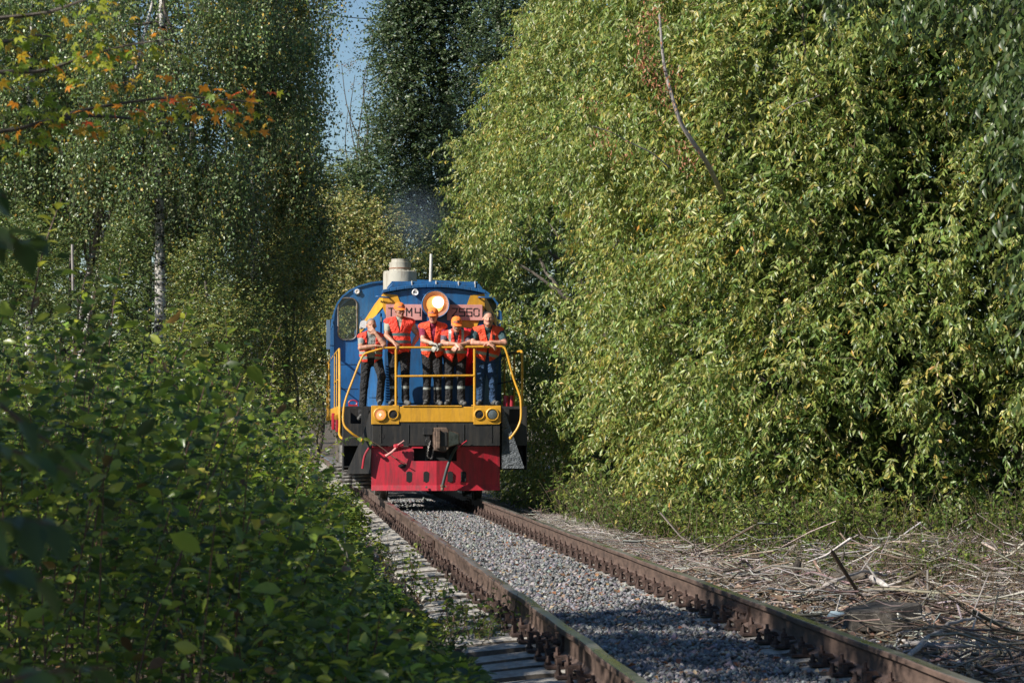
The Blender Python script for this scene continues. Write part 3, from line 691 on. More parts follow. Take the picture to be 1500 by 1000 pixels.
cab = wall_with_hole('cab', outer, [[(TX+x, z) for x, z in win], [(TX+x, z) for x, z in win2][::-1]], YC, .05, M_blue, loco)
rear = wall_with_hole('cab_rear_wall', outer, [[(TX+x, z) for x, z in rrect(-1.08, wcz, .60, .77, .12)], [(TX-x, z) for x, z in rrect(-1.08, wcz, .60, .77, .12)][::-1]], YC+2.9, .05, M_blue, cab)
m = MB(); op = cab_outline(cw-.0, czt, czs); k = len(op)
inn = cab_outline(cw-.05, czt-.05, czs-.02)
seg = list(range(2, k))
for i in seg[:-1]:
    a, b, c, d = op[i], op[i+1], inn[i+1], inn[i]
    m.add([(TX+q[0],yy,q[1]) for yy in (YC+.05,YC+2.9) for q in (a,b,c,d)], [(0,1,5,4),(1,2,6,5),(2,3,7,6),(3,0,4,7)])
m.build('cab_roof', M_blue, cab)
m = MB()
for i in seg[:-1]:      # rain gutter rim
    a, b = op[i], op[i+1]; m.add([(TX+a[0]*1.012,YC-.03,a[1]+.012),(TX+b[0]*1.012,YC-.03,b[1]+.012),(TX+b[0]*1.012,YC+.06,b[1]+.012),(TX+a[0]*1.012,YC+.06,a[1]+.012),
                                 (TX+a[0],YC-.03,a[1]-.02),(TX+b[0],YC-.03,b[1]-.02),(TX+b[0],YC+.06,b[1]-.02),(TX+a[0],YC+.06,a[1]-.02)], [(0,1,2,3),(7,6,5,4),(0,4,5,1),(3,2,6,7)])
m.build('roof_rim', M_blue, cab, smooth=False)
for s in (-1,1):
    x = TX+s*cw; m = MB(); m.box((x-.05*(s>0),YC+.05,DZ), (x+.05*(s<0),YC+2.9,2.45))
    m.box((x-.05*(s>0),YC+.05,2.45), (x+.05*(s<0),YC+.45,czs)); m.box((x-.05*(s>0),YC+1.4,2.45), (x+.05*(s<0),YC+1.6,czs)); m.box((x-.05*(s>0),YC+2.5,2.45), (x+.05*(s<0),YC+2.9,czs)); m.build('cab_side', M_blue, cab, .004)
for hs in (1,-1):
    m = MB(); ring = [(TX+hs*x, YC-.012, z) for x, z in win]; m.tube(ring+[ring[0]], .014, 8, cap=False); wf = m.build('window_frame', M_rub if hs < 0 else M_steel, cab)
    m = MB(); m.prism([(TX+hs*x, YC+.02, z) for x, z in win], (0,.006,0))
    mg, gn, gl, gb = newmat('clear_glass'); gb.inputs['Roughness'].default_value = .02; gb.inputs['Base Color'].default_value = (.6,.65,.62,1)
    tb = gn.new('ShaderNodeBsdfTransparent'); tb.inputs[0].default_value = (.85,.88,.86,1); gg = gn.new('ShaderNodeBsdfGlossy'); gg.inputs['Roughness'].default_value = .03
    lw = gn.new('ShaderNodeFresnel'); lw.inputs[0].default_value = 1.5; mm = gn.new('ShaderNodeMixShader'); gl.new(lw.outputs[0], mm.inputs[0]); gl.new(tb.outputs[0], mm.inputs[1]); gl.new(gg.outputs[0], mm.inputs[2]); gl.new(mm.outputs[0], gn['Material Output'].inputs[0])
    m.build('pane', mg, wf)
m = MB(); m.box((TX-1.45,YC+.08,2.42), (TX-.3,YC+.5,2.5)); m.build('control_desk', M_dark, cab, .01)
m = MB(); m.box((TX-1.2,YC+1.2,1.6), (TX-.75,YC+1.65,2.15)); m.box((TX-1.2,YC+1.6,2.1), (TX-.75,YC+1.72,2.75)); m.build('driver_seat', M_dark, cab, .02)
cl_ = S(523,427,YC); m = MB(); m.lathe((cl_[0],YC,cl_[2]), (0,-1,0), [(0,.075),(.02,.07),(.03,.045)], 24); m.build('lamp_boss', M_blue, cab)
m = MB(); m.lathe((cl_[0],YC-.03,cl_[2]), (0,-1,0), [(0,.045),(.02,.044),(.022,.03),(.005,.028),(.005,0)], 24, cap=False); m.build('marker_lamp', M_white, cab)
m = MB(); a = S(481,490,YC-.1); m.cbox((a[0],YC-.1,a[2]), (.07,.10,.54)); m.tube([(a[0],YC-.1,a[2]+.25),(TX-cw,YC+.02,a[2]+.32)], .012, 6); m.tube([(a[0],YC-.1,a[2]-.2),(TX-cw,YC+.02,a[2]-.2)], .012, 6)
m.build('mirror', mat_plain('mirror_housing', (.10,.16,.24), .3), cab, .01)
for z in (1.9,2.35): 
    m = MB(); m.box((TX-cw+.03,YC-.006,z), (TX-1.1,YC-.001,z+.008)); m.build('seam', M_dark, cab)
# horn cluster and lever beside the hood on the left
m = MB(); m.lathe(S(529,480,YF+1.3), (.2,-.9,.25), [(0,.03),(.1,.05),(.2,.07),(.2,.05)], 14); m.build('horn', M_white, loco)
m = MB(); m.tube(catmull([S(531,470,YF+1.3),S(528,464,YF+1.2),S(532,461,YF+1.1)], 4), .01, 6); m.build('horn_bracket', M_blue, loco)
# rear hood
m = MB(); m.box((TX-1.0,YC+3.0,DZ), (TX+1.0,YC+5.4,3.2)); m.build('rear_hood', M_blue, loco, .03)
# red hand valves on the deck
for px_, py_, Y_ in ((517,590,YF+.45),(744,589,YF+.5)):
    a = S(px_,py_,Y_); m = MB(); ring = [(a[0]+.07*math.cos(t), Y_, 1.60+.045*math.sin(t)) for t in np.linspace(0,2*math.pi,15)]; m.tube(ring, .013, 6, cap=False)
    if px_ > 700: m.lathe((a[0]-.03,Y_,1.545), (0,0,1), [(0,.045),(.17,.045),(.18,.04)], 14); m.lathe((a[0]+.06,Y_,1.545), (0,0,1), [(0,.035),(.18,.035)], 14)
    else: m.cbox((a[0],Y_,1.56), (.15,.05,.03))
    m.build('hand_valve', M_red, loco)
# --- bogie: wheels, springs, side frame, brake gear
def wheelset(y):
    for s in (-1,1):
        xw = TX+s*RG; m = MB(); m.lathe((xw-s*.07,y,.525), (s,0,0), [(0,.555),(.03,.553),(.035,.525),(.13,.522),(.13,.46),(.10,.44),(.09,.16),(.15,.13),(.15,.0)], 40, cap=False); wo = m.build('wheel', M_steel, loco)
        m = MB(); m.lathe((TX+s*1.0,y,.525), (s,0,0), [(0,.16),(.10,.16),(.12,.12),(.12,.0)], 20); m.box((TX+s*.98-.05,y-.18,.42),(TX+s*1.1,y+.18,.75)); m.build('axle_box', M_blk, wo, .01)
        for dy in (-.32,.32):
            m = MB(); hp = [(TX+s*1.06+.09*math.cos(t), y+dy+.09*math.sin(t), .38+.42*t/(2*math.pi*6)) for t in np.linspace(0,2*math.pi*6,90)]; m.tube(hp, .018, 6); m.build('coil_spring', M_blk, wo)
for y in (YF+1.55, YF+3.75, YF+8.3, YF+10.5): wheelset(y)
m = MB()
for s in (-1,1):
    a, b = sorted((TX+s*.98, TX+s*1.14))
    for y in (YF+2.65, YF+9.4): m.prism([(a,y-2.0,.82),(a,y-1.7,.98),(a,y+1.7,.98),(a,y+2.0,.82),(a,y+1.2,.70),(a,y-1.2,.70)], (b-a,0,0))
m.build('bogie_frame', M_blk, loco, .01)
# sand pipes and rows of stacked springs seen beside the plow on the left
for (px_, py0, py1, Y_) in ((530,690,711,YF+.55),(515,686,706,YF+1.15),(503,680,700,YF+1.9)):
    a = P(px_, py0, Y_); b = P(px_, py1, Y_); m = MB(); k = 7
    hp = [(a[0]+.14*math.cos(t), Y_+.14*math.sin(t), b[2]+(a[2]-b[2])*t/(2*math.pi*4)) for t in np.linspace(0,2*math.pi*4,64)]
    m.tube(hp, .024, 7); m.lathe((a[0],Y_,a[2]-.02), (0,0,1), [(0,.15),(.05,.15),(.07,.08),(.35,.08)], 18); m.lathe((a[0],Y_,b[2]-.03), (0,0,1), [(0,.15),(.03,.15)], 18)
    m.build('suspension_spring', M_steel, loco)
m = MB(); m.box((TX-1.25,YF+.5,.20), (TX-.95,YF+2.1,.245)); m.build('spring_beam', M_blk, loco, .01)
for (px_, y0_) in ((488,617),(494,620)):
    a = P(px_, y0_, YF+3.2 if px_ > 490 else YF+4.4); m = MB(); m.cbox((a[0],a[1],a[2]), (.05,.3,.30)); m.build('brake_rod_guard', M_red, loco, .01)
m = MB(); m.lathe((TX-1.25,YF+2.6,1.08), (0,1,0), [(0,.0),(.02,.14),(.9,.14),(.92,0)], 20, cap=False); m.build('air_tank', M_blk, loco)
m = MB(); a = S(506,668,YF+1.0); m.cbox(a, (.07,.1,.25)); m.build('sand_valve', M_red, loco, .01)
# ================================================================ PEOPLE (one continuous skin each, polygonised from blended limbs)
class Fig:
    def __init__(s): s.pr = []
    def cap(s, a, b, ra, rb, lab, k=.02):
        s.pr.append(('c', np.array(a,float), np.array(b,float), ra, rb, lab, k)); return s
    def ell(s, c, r, lab, R=None, k=.02, sub=False):
        s.pr.append(('s' if sub else 'e', np.array(c,float), np.array(r,float), np.eye(3) if R is None else R, 0, lab, k)); return s
def evalfig(pr, h, pad=.05, cut=None):
    lo = np.full(3, 1e9); hi = -lo
    for p in pr:
        if p[0] == 'c': r = max(p[3], p[4]); q = np.array([p[1]-r, p[2]-r]); q2 = np.array([p[1]+r, p[2]+r])
        elif p[0] == 'e': r = p[2].max(); q = np.array([p[1]-r]); q2 = np.array([p[1]+r])
        else: continue
        lo = np.minimum(lo, q.min(0)); hi = np.maximum(hi, q2.max(0))
    lo -= pad; hi += pad; dim = np.ceil((hi-lo)/h).astype(int)+1
    D = np.full(dim, .3, np.float32); B = np.full(dim, .3, np.float32); Lb = np.zeros(dim, np.int8)
    for p in pr:
        t, a, b, ra, rb, lab, k = p
        if t == 'c': r = max(ra, rb)+.05; l_, h_ = np.minimum(a, b)-r, np.maximum(a, b)+r
        else: r = b.max()+.05; l_, h_ = a-r, a+r
        i0 = np.maximum(((l_-lo)/h).astype(int), 0); i1 = np.minimum(((h_-lo)/h).astype(int)+2, dim)
        if (i1 <= i0).any(): continue
        sl = tuple(slice(x, y) for x, y in zip(i0, i1))
        g = np.stack(np.meshgrid(*[lo[d]+h*np.arange(i0[d], i1[d]) for d in range(3)], indexing='ij'), -1)
        if t == 'c':
            ba = b-a; u = np.clip(((g-a)@ba)/(ba@ba+1e-9), 0, 1); d = np.linalg.norm(g-a-u[..., None]*ba, axis=-1)-(ra+(rb-ra)*u)
        else:
            q = (g-a)@ra; kk = np.linalg.norm(q/b, axis=-1); k2 = np.linalg.norm(q/(b*b), axis=-1)+1e-9; d = kk*(kk-1)/k2
        Ds = D[sl]
        if t == 's': D[sl] = np.maximum(Ds, -d); continue
        hh = np.maximum(k-np.abs(Ds-d), 0)/k; D[sl] = np.minimum(Ds, d)-hh*hh*k*.25
        m = d < B[sl]; B[sl] = np.where(m, d, B[sl]); Lb[sl] = np.where(m, lab, Lb[sl])
    if cut is not None:
        g = np.stack(np.meshgrid(*[lo[d]+h*np.arange(dim[d]) for d in range(3)], indexing='ij'), -1); D = np.maximum(D, cut(g))
    return D, Lb, lo
def nets(D, lo, h):
    s = D < 0; sh = np.array(D.shape)-1; cnt = np.zeros(sh, np.float32); acc = np.zeros((*sh, 3), np.float32)
    def sub(A, o): return A[o[0]:o[0]+sh[0], o[1]:o[1]+sh[1], o[2]:o[2]+sh[2]]
    for ax in range(3):
        for p in (0,1):
            for q in (0,1):
                o = [0,0,0]; oth = [i for i in range(3) if i != ax]; o[oth[0]] = p; o[oth[1]] = q; o2 = list(o); o2[ax] = 1
                a, b = sub(D, o), sub(D, o2); m = (a < 0) != (b < 0); t = np.where(m, a/(a-b+1e-12), 0)
                cnt += m; pt = np.zeros((*sh, 3), np.float32); pt[..., ax] = t; pt[..., oth[0]] = p; pt[..., oth[1]] = q; acc += pt*m[..., None]
    act = cnt > 0; idx = -np.ones(sh, int); ijk = np.argwhere(act); idx[act] = np.arange(len(ijk))
    V = lo+h*(ijk+acc[act]/cnt[act][:, None]); F = []
    for ax in range(3):
        o1, o2 = [(1,2),(2,0),(0,1)][ax]
        n = [D.shape[0], D.shape[1], D.shape[2]]
        sl0 = [slice(1, n[i]-1) for i in range(3)]; sl0[ax] = slice(0, n[ax]-1); sl1 = list(sl0); sl1[ax] = slice(1, n[ax])
        a, b = s[tuple(sl0)], s[tuple(sl1)]; E_ = np.argwhere(a != b); 
        if not len(E_): continue
        base = E_.copy()
        for i in range(3):
            if i != ax: base[:, i] += 1
        fl = a[tuple(E_.T)]
        def cell(d1, d2):
            c = base.copy(); c[:, o1] -= d1; c[:, o2] -= d2; return idx[tuple(c.T)]
        q = np.stack([cell(1,1), cell(0,1), cell(0,0), cell(1,0)], 1); q[~fl] = q[~fl][:, ::-1]; F.append(q)
    return V, np.concatenate(F), ijk
def fig_mesh(name, pr, h, mats, parent, cut=None, relabel=None):
    D, Lb, lo = evalfig(pr, h, cut=cut); V, F, ijk = nets(D, lo, h)
    lab = Lb[tuple(ijk.T)]; fl = lab[F[:, 0]].astype(int)
    C = V[F].mean(1)
    if relabel is not None: fl = relabel(C, fl)
    o = raw_mesh(name, V, F, mats[0], parent, smooth=True)
    for m in mats[1:]: o.data.materials.append(m)
    o.data.polygons.foreach_set('material_index', fl.astype(np.int32)); o.data.update()
    return o
def mat_skin(name, c):
    m, n, l, b = newmat(name); t = noise(n, l, 30, 4); r = ramp(n, l, t.outputs[0], [(.3, tuple(x*.85 for x in c)), (.7, tuple(x*1.1 for x in c))])
    l.new(r.outputs[0], b.inputs['Base Color']); b.inputs['Roughness'].default_value = .5; b.inputs['Subsurface Weight'].default_value = .08; b.inputs['Subsurface Scale'].default_value = .01; return m
M_vest = mat_cloth('orange_vest_cloth', (.95,.065,.035), .8, .9); M_vest2 = mat_cloth('deep_orange_vest_cloth', (.92,.085,.03), .8, .8)
M_refl = mat_plain('reflective_tape', (.30,.33,.31), .35); M_refl2 = mat_plain('dark_tape', (.10,.14,.14), .4)
M_hair = mat_plain('dark_hair', (.035,.028,.022), .7, bs=.5); M_gray = mat_plain('grey_hair', (.20,.185,.17), .7, bs=.5)
M_shoe = mat_cloth('shoe_leather', (.10,.10,.095), .6); M_tr = mat_cloth('charcoal_trousers', (.015,.015,.017), .85, 1.0)
M_jean = mat_cloth('blue_jeans', (.018,.055,.13), .85, 1.0); M_cap = mat_cloth('orange_cap_cloth', (.92,.20,.03), .8, .2); M_capb = mat_plain('blue_band', (.03,.10,.22), .6)
M_glv = mat_cloth('grey_glove', (.42,.39,.34), .85, .3); M_sk1 = mat_skin('tanned_skin', (.42,.21,.135)); M_sk2 = mat_skin('ruddy_skin', (.52,.26,.18))
M_eye = mat_plain('eye_and_brow', (.05,.03,.025), .4); M_lip = mat_plain('lips', (.30,.09,.08), .5); M_belt = mat_plain('red_belt', (.5,.02,.03), .5)
# labels: 0 skin, 1 shirt, 2 trousers, 3 shoes, 4 hair, 5 glove, 6 eye, 7 lip, 8 tape, 9 belt
def rot(yaw=0, pitch=0, roll=0): return np.array(Euler((pitch, roll, yaw), 'XYZ').to_matrix())
def hand(f, w, d, side, up=(0,0,1), curl=.6, lab=0, spread=1.0, thumb=1):
    """palm and five fingers: w wrist, d direction of the hand, up = back of the hand"""
    d = np.array(d,float); d /= np.linalg.norm(d); up = np.array(up,float); up -= d*(up@d); up /= np.linalg.norm(up); s = np.cross(d, up)*side
    w = np.array(w,float); kn = w+d*.085
    for t in (-.028,-.009,.010,.028): f.cap(w+d*.012+s*t*.6, kn+s*t, .018, .0145, lab, .012)
    for i, (t, L) in enumerate(((-.031,.062),(-.0105,.075),(.0105,.078),(.031,.070))):
        p = kn+s*t; a1 = curl*.5; a2 = curl*1.35; a3 = curl*2.0; dd = d+s*t*spread*3
        for a, l_, r0, r1 in ((a1, L*.45, .0115, .0105), (a2, L*.32, .0105, .0095), (a3, L*.25, .0095, .0082)):
            q = p+(dd*math.cos(a)-up*math.sin(a))*l_; f.cap(p, q, r0, r1, lab, .005); p = q
    b = w+d*.03+s*.028*thumb; m_ = b+(d*.6+s*.75*thumb-up*.2)*.038; e = m_+(d*.9+s*.15*thumb-up*.35)*.033
    f.cap(b, m_, .017, .013, lab, .008); f.cap(m_, e, .0125, .010, lab, .005)
def head(f, c, R, hair=4, beard=0, cap_=True, jaw=1.0, face=1.0):
    """c centre of skull, R rotation; local -y is the face"""
    T = lambda x, y, z: np.array(c)+R@np.array([x,y,z])
    f.ell(T(0,.024,.030), (.0775*face,.089,.092), hair, R, .008)
    f.ell(T(0,-.014,-.003), (.0685*face,.080,.096), 0, R, .008)
    f.cap(T(0,-.050,-.075), T(0,-.066,-.088), .040*jaw, .028*jaw, 0, .025)
    f.cap(T(-.035*face,-.02,-.07), T(-.01,-.06,-.09), .028*jaw, .024, 0, .02); f.cap(T(.035*face,-.02,-.07), T(.01,-.06,-.09), .028*jaw, .024, 0, .02)
    f.cap(T(0,-.088,.012), T(0,-.108,-.028), .010, .015, 0, .008)               # nose
    f.cap(T(-.011,-.094,-.030), T(.011,-.094,-.030), .010, .010, 0, .006)
    for s in (-1,1):
        f.cap(T(s*.014,-.085,.028), T(s*.042,-.072,.026), .010, .009, 0, .008)  # brow ridge
        f.ell(T(s*.030,-.088,.006), (.014,.012,.010), 6, R, sub=True)
        f.ell(T(s*.030,-.073,.006), (.013,.011,.010), 6, R, .004)
        f.ell(T(s*.078*face,.005,-.008), (.010,.019,.030), 0, R, .006)          # ears
        f.ell(T(s*.040,-.062,-.022), (.022,.02,.02), 0, R, .015)                # cheeks
    f.cap(T(-.018,-.090,-.052), T(.018,-.090,-.052), .0075, .0075, 7, .004); f.cap(T(-.014,-.089,-.063), T(.014,-.089,-.063), .008, .008, 7, .004)
    if beard: f.cap(T(-.026,-.090,-.044), T(.026,-.090,-.044), .012, .012, hair, .006)
def body(name, label, X, sp):
    """sp: dict of joints in deck coordinates (x right, y back from the rail, z above the deck)"""
    o = np.array([TX, YF, 1.556])
    g = lambda k: np.array(sp[k], float)+o
    root = empty('person', o+np.array([sp['ankL'][0]/2+sp['ankR'][0]/2, sp['ankR'][1], 0]), label, 'person', 'railway workers on the front platform')
    f = Fig(); sc_ = sp.get('fat', 1.0); bel = sp.get('belly', 0)
    pel, wst, chs, nck, hd = g('pelvis'), g('waist'), g('chest'), g('neck'), g('head')
    R = rot(sp.get('yaw',0)*.4)
    # legs
    for S_ in 'LR':
        hp, kn, an, to = g('hip'+S_), g('knee'+S_), g('ank'+S_), g('toe'+S_)
        f.cap(hp, kn, .095*sc_, .070*sc_, 2, .04); f.cap(kn, an+np.array([0,0,.05]), .068*sc_, .062, 2, .03); f.cap(an+np.array([0,0,.07]), an+np.array([0,-.005,.03]), .068, .063, 2, .01)
        d = to-an; f.cap(an+np.array([0,0,.01]), an+d*.1-np.array([0,0,.012]), .045, .043, 3, .01); f.cap(an+np.array([0,0,-.012])+d*-.2, to+np.array([0,0,-.018]), .040, .036, 3, .02); f.cap(to+np.array([0,0,-.018]), to+d*.15+np.array([0,0,-.02]), .038, .030, 3, .02)
    f.ell(pel, (.165*sc_,.125*sc_,.13), 2, R, .05)
    f.ell(pel+np.array([0,0,.09]), (.160*sc_,.122*sc_,.07), 2, R, .04)
    f.ell((wst+pel)/2+np.array([0,-.01,.03]), (.158*sc_,.118*sc_+bel*.4,.12), 1, R, .05)
    f.ell(wst+np.array([0,-.02-bel*.5,0]), (.155*sc_,.115*sc_+bel,.15), 1, R, .05)
    f.ell(chs, (.178*sc_,.118*sc_,.17), 1, R, .06)
    sl, sr = g('shL'), g('shR')
    f.cap(sl, nck-np.array([0,0,.03]), .062, .055, 1, .04); f.cap(sr, nck-np.array([0,0,.03]), .062, .055, 1, .04)
    f.cap(nck-np.array([0,0,.04]), hd-np.array([0,-.01,.05]), .055, .052, 0, .015)
    f.cap(nck+np.array([0,0,-.035]), nck+np.array([0,-.004,-.005]), .070, .066, 1, .008)
    gl = sp.get('glove', '')
    for S_, sd_ in (('L',-1),('R',1)):
        sh, el, wr = g('sh'+S_), g('el'+S_), g('wr'+S_)
        u = (el-sh); cut_ = sh+u*.62
        f.cap(sh, cut_, .062*sc_, .054*sc_, 1, .03); f.cap(sh+u*.45, el, .046*sc_, .041, 0, .012); f.cap(el, el+(wr-el)*.4, .043, .039, 0, .01); f.cap(el+(wr-el)*.4, wr, .038, .026, 0, .01)
        hs = sp['hand'+S_]; lab = 5 if S_ in gl else 0
        if lab == 5: f.cap(wr-(wr-el)*.15, wr, .034, .030, 5, .004)
        hand(f, wr, hs[0], sd_, hs[1], hs[2], lab, thumb=hs[3] if len(hs) > 3 else 1)
    Rh = rot(sp.get('yaw',0), sp.get('pitch',0), sp.get('roll',0))
    head(f, hd, Rh, 4, sp.get('beard',0), True, sp.get('jaw',1.0), sp.get('face',1.0))
    tap = sp.get('tape'); zb = pel[2]+.115
    def rl(C, fl):
        if tap is not None: fl = np.where((fl == 2)&(np.abs(C[:,2]-(o[2]+tap)) < .020), 8, fl)
        if sp.get('belt'): fl = np.where(((fl == 1)|(fl == 2))&(np.abs(C[:,2]-zb-.0) < .022), 9, fl)
        if sp.get('apron') : fl = np.where((fl == 1)&(C[:,2] < zb), 2, fl)
        return fl
    mats = [sp['skin'], sp['shirt'], sp['trousers'], M_shoe, sp.get('hair', M_hair), M_glv, M_eye, M_lip, M_refl, M_belt]
    fig_mesh('body', f.pr, .0075, mats, root, relabel=rl)
    # vest: a shell over the torso with a V at the neck and open arm holes
    v = Fig(); e = .020
    v.ell((wst+pel)/2+np.array([0,-.01,.02]), (.165*sc_+e,.122*sc_+bel*.5+e,.17), 0, R, .06)
    v.ell(pel+np.array([0,-.012,.04]), (.168*sc_+e,.128*sc_+bel*.5+e,.20), 0, R, .06)
    v.ell(wst+np.array([0,-.02-bel*.5,0]), (.158*sc_+e,.118*sc_+bel+e,.17), 0, R, .06); v.ell(chs, (.178*sc_+e,.118*sc_+e,.185), 0, R, .06)
    v.cap(sl+np.array([.0,0,.005]), nck-np.array([0,0,.035]), .082, .080, 0, .05); v.cap(sr+np.array([.0,0,.005]), nck-np.array([0,0,.035]), .082, .080, 0, .05)
    zlow = o[2]+sp.get('hem', .83); vz = o[2]+sp.get('vz', 1.12); vw = sp.get('vw', .09); cx0 = (nck[0]); opn = sp.get('open', 0)
    def cut(g_):
        c = zlow+.02*np.sin(g_[...,0]*19)-g_[...,2]; zc = g_[...,2]
        w_ = np.where(zc > vz, vw*np.clip((zc-vz)/(nck[2]-vz), 0, 1.2)+opn, opn+np.clip(vz-zc, 0, 1)*sp.get('flare', .0))
        line = cx0+(wst[0]-cx0)*np.clip((nck[2]-zc)/(nck[2]-wst[2]), 0, 2)
        fr = np.where(g_[...,1] < chs[1]-.02+(wst[1]-chs[1])*np.clip((chs[2]-zc)/(chs[2]-wst[2]+1e-6), 0, 1.5), w_-np.abs(g_[...,0]-line), -1)
        out = np.maximum(c, fr)
        nk = .064-np.linalg.norm((g_-nck)[..., :2], axis=-1); out = np.maximum(out, np.where(zc > nck[2]-.05, nk, -1))
        for S_ in 'LR':                      # arm holes
            a = g('sh'+S_); a = a+np.array([.035 if S_ == 'R' else -.035, 0, -.02]); b = g('el'+S_)+np.array([.02 if S_ == 'R' else -.02, 0, 0]); ba = b-a; u = np.clip(((g_-a)@ba)/(ba@ba), 0, 1)
            out = np.maximum(out, .058*sc_-np.linalg.norm(g_-a-u[..., None]*ba, axis=-1))
        return out
    bands = sp.get('bands', ()); 
    def rv(C, fl):
        fl = np.zeros(len(C), int)
        for b0 in bands: fl = np.where(np.abs(C[:,2]-(o[2]+b0)-.1*sp.get('tilt',0)*(C[:,0]-chs[0])) < .025, 1, fl)
        if sp.get('straps'): fl = np.where((np.abs(np.abs(C[:,0]-nck[0])-.105) < .022)&(C[:,2] > chs[2]-.02), 1, fl)
        return fl
    vest = fig_mesh('safety_vest', v.pr, .0085, [sp.get('vest', M_vest), sp.get('tapem', M_refl)], root, cut=cut, relabel=rv)
    if sp.get('cap', True):
        m = MB(); T = lambda x, y, z: hd+Rh@np.array([x,y,z]); rows = []
        for i in range(7):
            a = i/6*math.pi/2; rr = math.cos(a)**.75; zz = .045+.088*math.sin(a); rows.append([T(.088*rr*math.cos(t), .008+.106*rr*math.sin(t)-.004*math.cos(a), zz) for t in np.linspace(0, 2*math.pi, 24, endpoint=False)])
        vs_ = [p for r_ in [[T(.086*math.cos(t),.008+.104*math.sin(t),.022) for t in np.linspace(0,2*math.pi,24,endpoint=False)]]+rows for p in r_]
        fs = [(i*24+k,i*24+(k+1)%24,(i+1)*24+(k+1)%24,(i+1)*24+k) for i in range(7) for k in range(24)]+[tuple(range(7*24,8*24))]
        m.add(vs_, fs); co = m.build('cap', M_cap, root)
        m = MB(); top = []; bot = []
        for k in range(13):
            t = rad(-158+136*k/12); x_, y_ = .088*math.cos(t), .008+.106*math.sin(t)
            ext = .068*math.sin(math.pi*k/12)**.6; top += [T(x_, y_+.004, .040), T(x_*1.02, y_-ext, .026-.012*abs(math.cos(t)))]; bot += [T(x_, y_+.004, .034), T(x_*1.02, y_-ext, .020-.012*abs(math.cos(t)))]
        n_ = len(top); m.add(top+bot, [(2*k,2*k+1,2*k+3,2*k+2) for k in range(12)]+[(n_+2*k+2,n_+2*k+3,n_+2*k+1,n_+2*k) for k in range(12)]+[(2*k+1,n_+2*k+1,n_+2*k+3,2*k+3) for k in range(12)])
        m.build('visor', M_cap, co)
        m = MB(); a_ = [T(.0895*math.cos(t), .008+.108*math.sin(t), .058) for t in np.linspace(rad(-140), rad(-70), 9)]; b_ = [p+Rh@np.array([0,.001,.014]) for p in a_]
        m.add(a_+b_, [(k,k+1,10+k,9+k) for k in range(8)]); m.build('band', M_capb, co)
        m = MB(); m.prism([T(x,-.098+.01*abs(z-.08)/.02,z) for x,z in ((.0,.07),(.014,.078),(.014,.092),(0,.10),(-.014,.092),(-.014,.078))], Rh@np.array([0,.012,0])); m.build('badge', M_eye, co)
    return root, f
U = (0,0,1)
zr = .955      # forearm height on the rail
def base(x, hy=.46, zh=.90, lean=.1, hunch=0, w=.165, fx=.09, feet=None, neckz=1.40, headz=1.52, hdx=0, heady=.12):
    return dict(pelvis=(x,hy,zh-.02), waist=(x,hy-lean*.35,zh+.16), chest=(x,hy-lean*.8,neckz-.19), neck=(x+hdx*.3,hy-lean*1.15,neckz-.01), head=(x+hdx,hy-lean*1.3-.03,headz),
        shL=(x-w,hy-lean*.95,neckz-.09), shR=(x+w,hy-lean*.95,neckz-.09), hipL=(x-fx*.95,hy,zh-.06), hipR=(x+fx*.95,hy,zh-.06),
        kneeL=(x-fx*1.0,hy-.045,.49), kneeR=(x+fx*1.0,hy-.045,.49), ankL=(x-fx*1.05,hy-.01,.07), ankR=(x+fx*1.05,hy-.01,.07), toeL=(x-fx*1.5,hy-.16,.055), toeR=(x+fx*1.5,hy-.16,.055))
# 1: far left, one foot down on the step, hand over his mouth
x = -1.05; s = base(x, .40, .80, .14, neckz=1.20, headz=1.31, w=.17)
s.update(hipL=(x-.07,.40,.76), hipR=(x+.10,.40,.76), kneeL=(x-.11,.38,.33), ankL=(x-.14,.40,-.17), toeL=(x-.19,.26,-.19), kneeR=(x+.17,.22,.47), ankR=(x+.15,.36,.07), toeR=(x+.14,.20,.055),
    shL=(x-.155,.26,1.10), shR=(x+.185,.27,1.09), elL=(x-.18,.06,.93), wrL=(x+.06,-.0,.97), handL=((1,.1,-.1),U,.5), elR=(x+.20,.02,.985), wrR=(x+.065,.05,1.17), handR=((-.55,.15,.55),(0,-1,.1),.45,-1),
    head=(x+.0,.20,1.305), neck=(x,.25,1.19), chest=(x+.01,.29,1.02), waist=(x,.35,.92), skin=M_sk1, shirt=mat_cloth('grey_tshirt', (.24,.26,.25), .9, .5), trousers=M_tr, hair=M_gray, cap=False,
    vest=M_vest, bands=(.86,.78), hem=.69, vz=.62, vw=.03, open=.05, flare=.12, belt=True, pitch=rad(4), yaw=rad(6), fat=.95)
body('person', 'grey-haired bareheaded man in open orange vest, hand over his mouth, foot on the step', x, s)
# 2: tall, cap, one hand on the rail, other arm akimbo
x = -.585; s = base(x, .40, .92, .06, neckz=1.44, headz=1.56, w=.185, fx=.10)
s.update(elL=(x-.22,.20,1.14), wrL=(x-.10,.03,1.02), handL=((.45,-.35,-.45),(.2,-.6,.7),.9), elR=(x+.315,.44,1.16), wrR=(x+.215,.36,.98), handR=((-.5,.05,-.6),(.7,0,-.2),.7), skin=M_sk1,
    shirt=mat_cloth('sand_tshirt', (.33,.33,.27), .9, .5), trousers=M_tr, vest=mat_cloth('bright_vest_cloth', (1.0,.065,.035), .8, .8), bands=(1.16,1.04), hem=.86, vz=1.22, vw=.055, yaw=rad(28), pitch=rad(6), roll=rad(-3), tapem=M_refl2, tape=.30,
    ankL=(x-.085,.38,.07), fat=1.0)
body('person', 'tall man in orange cap, one hand on the rail, the other on his hip', x, s)
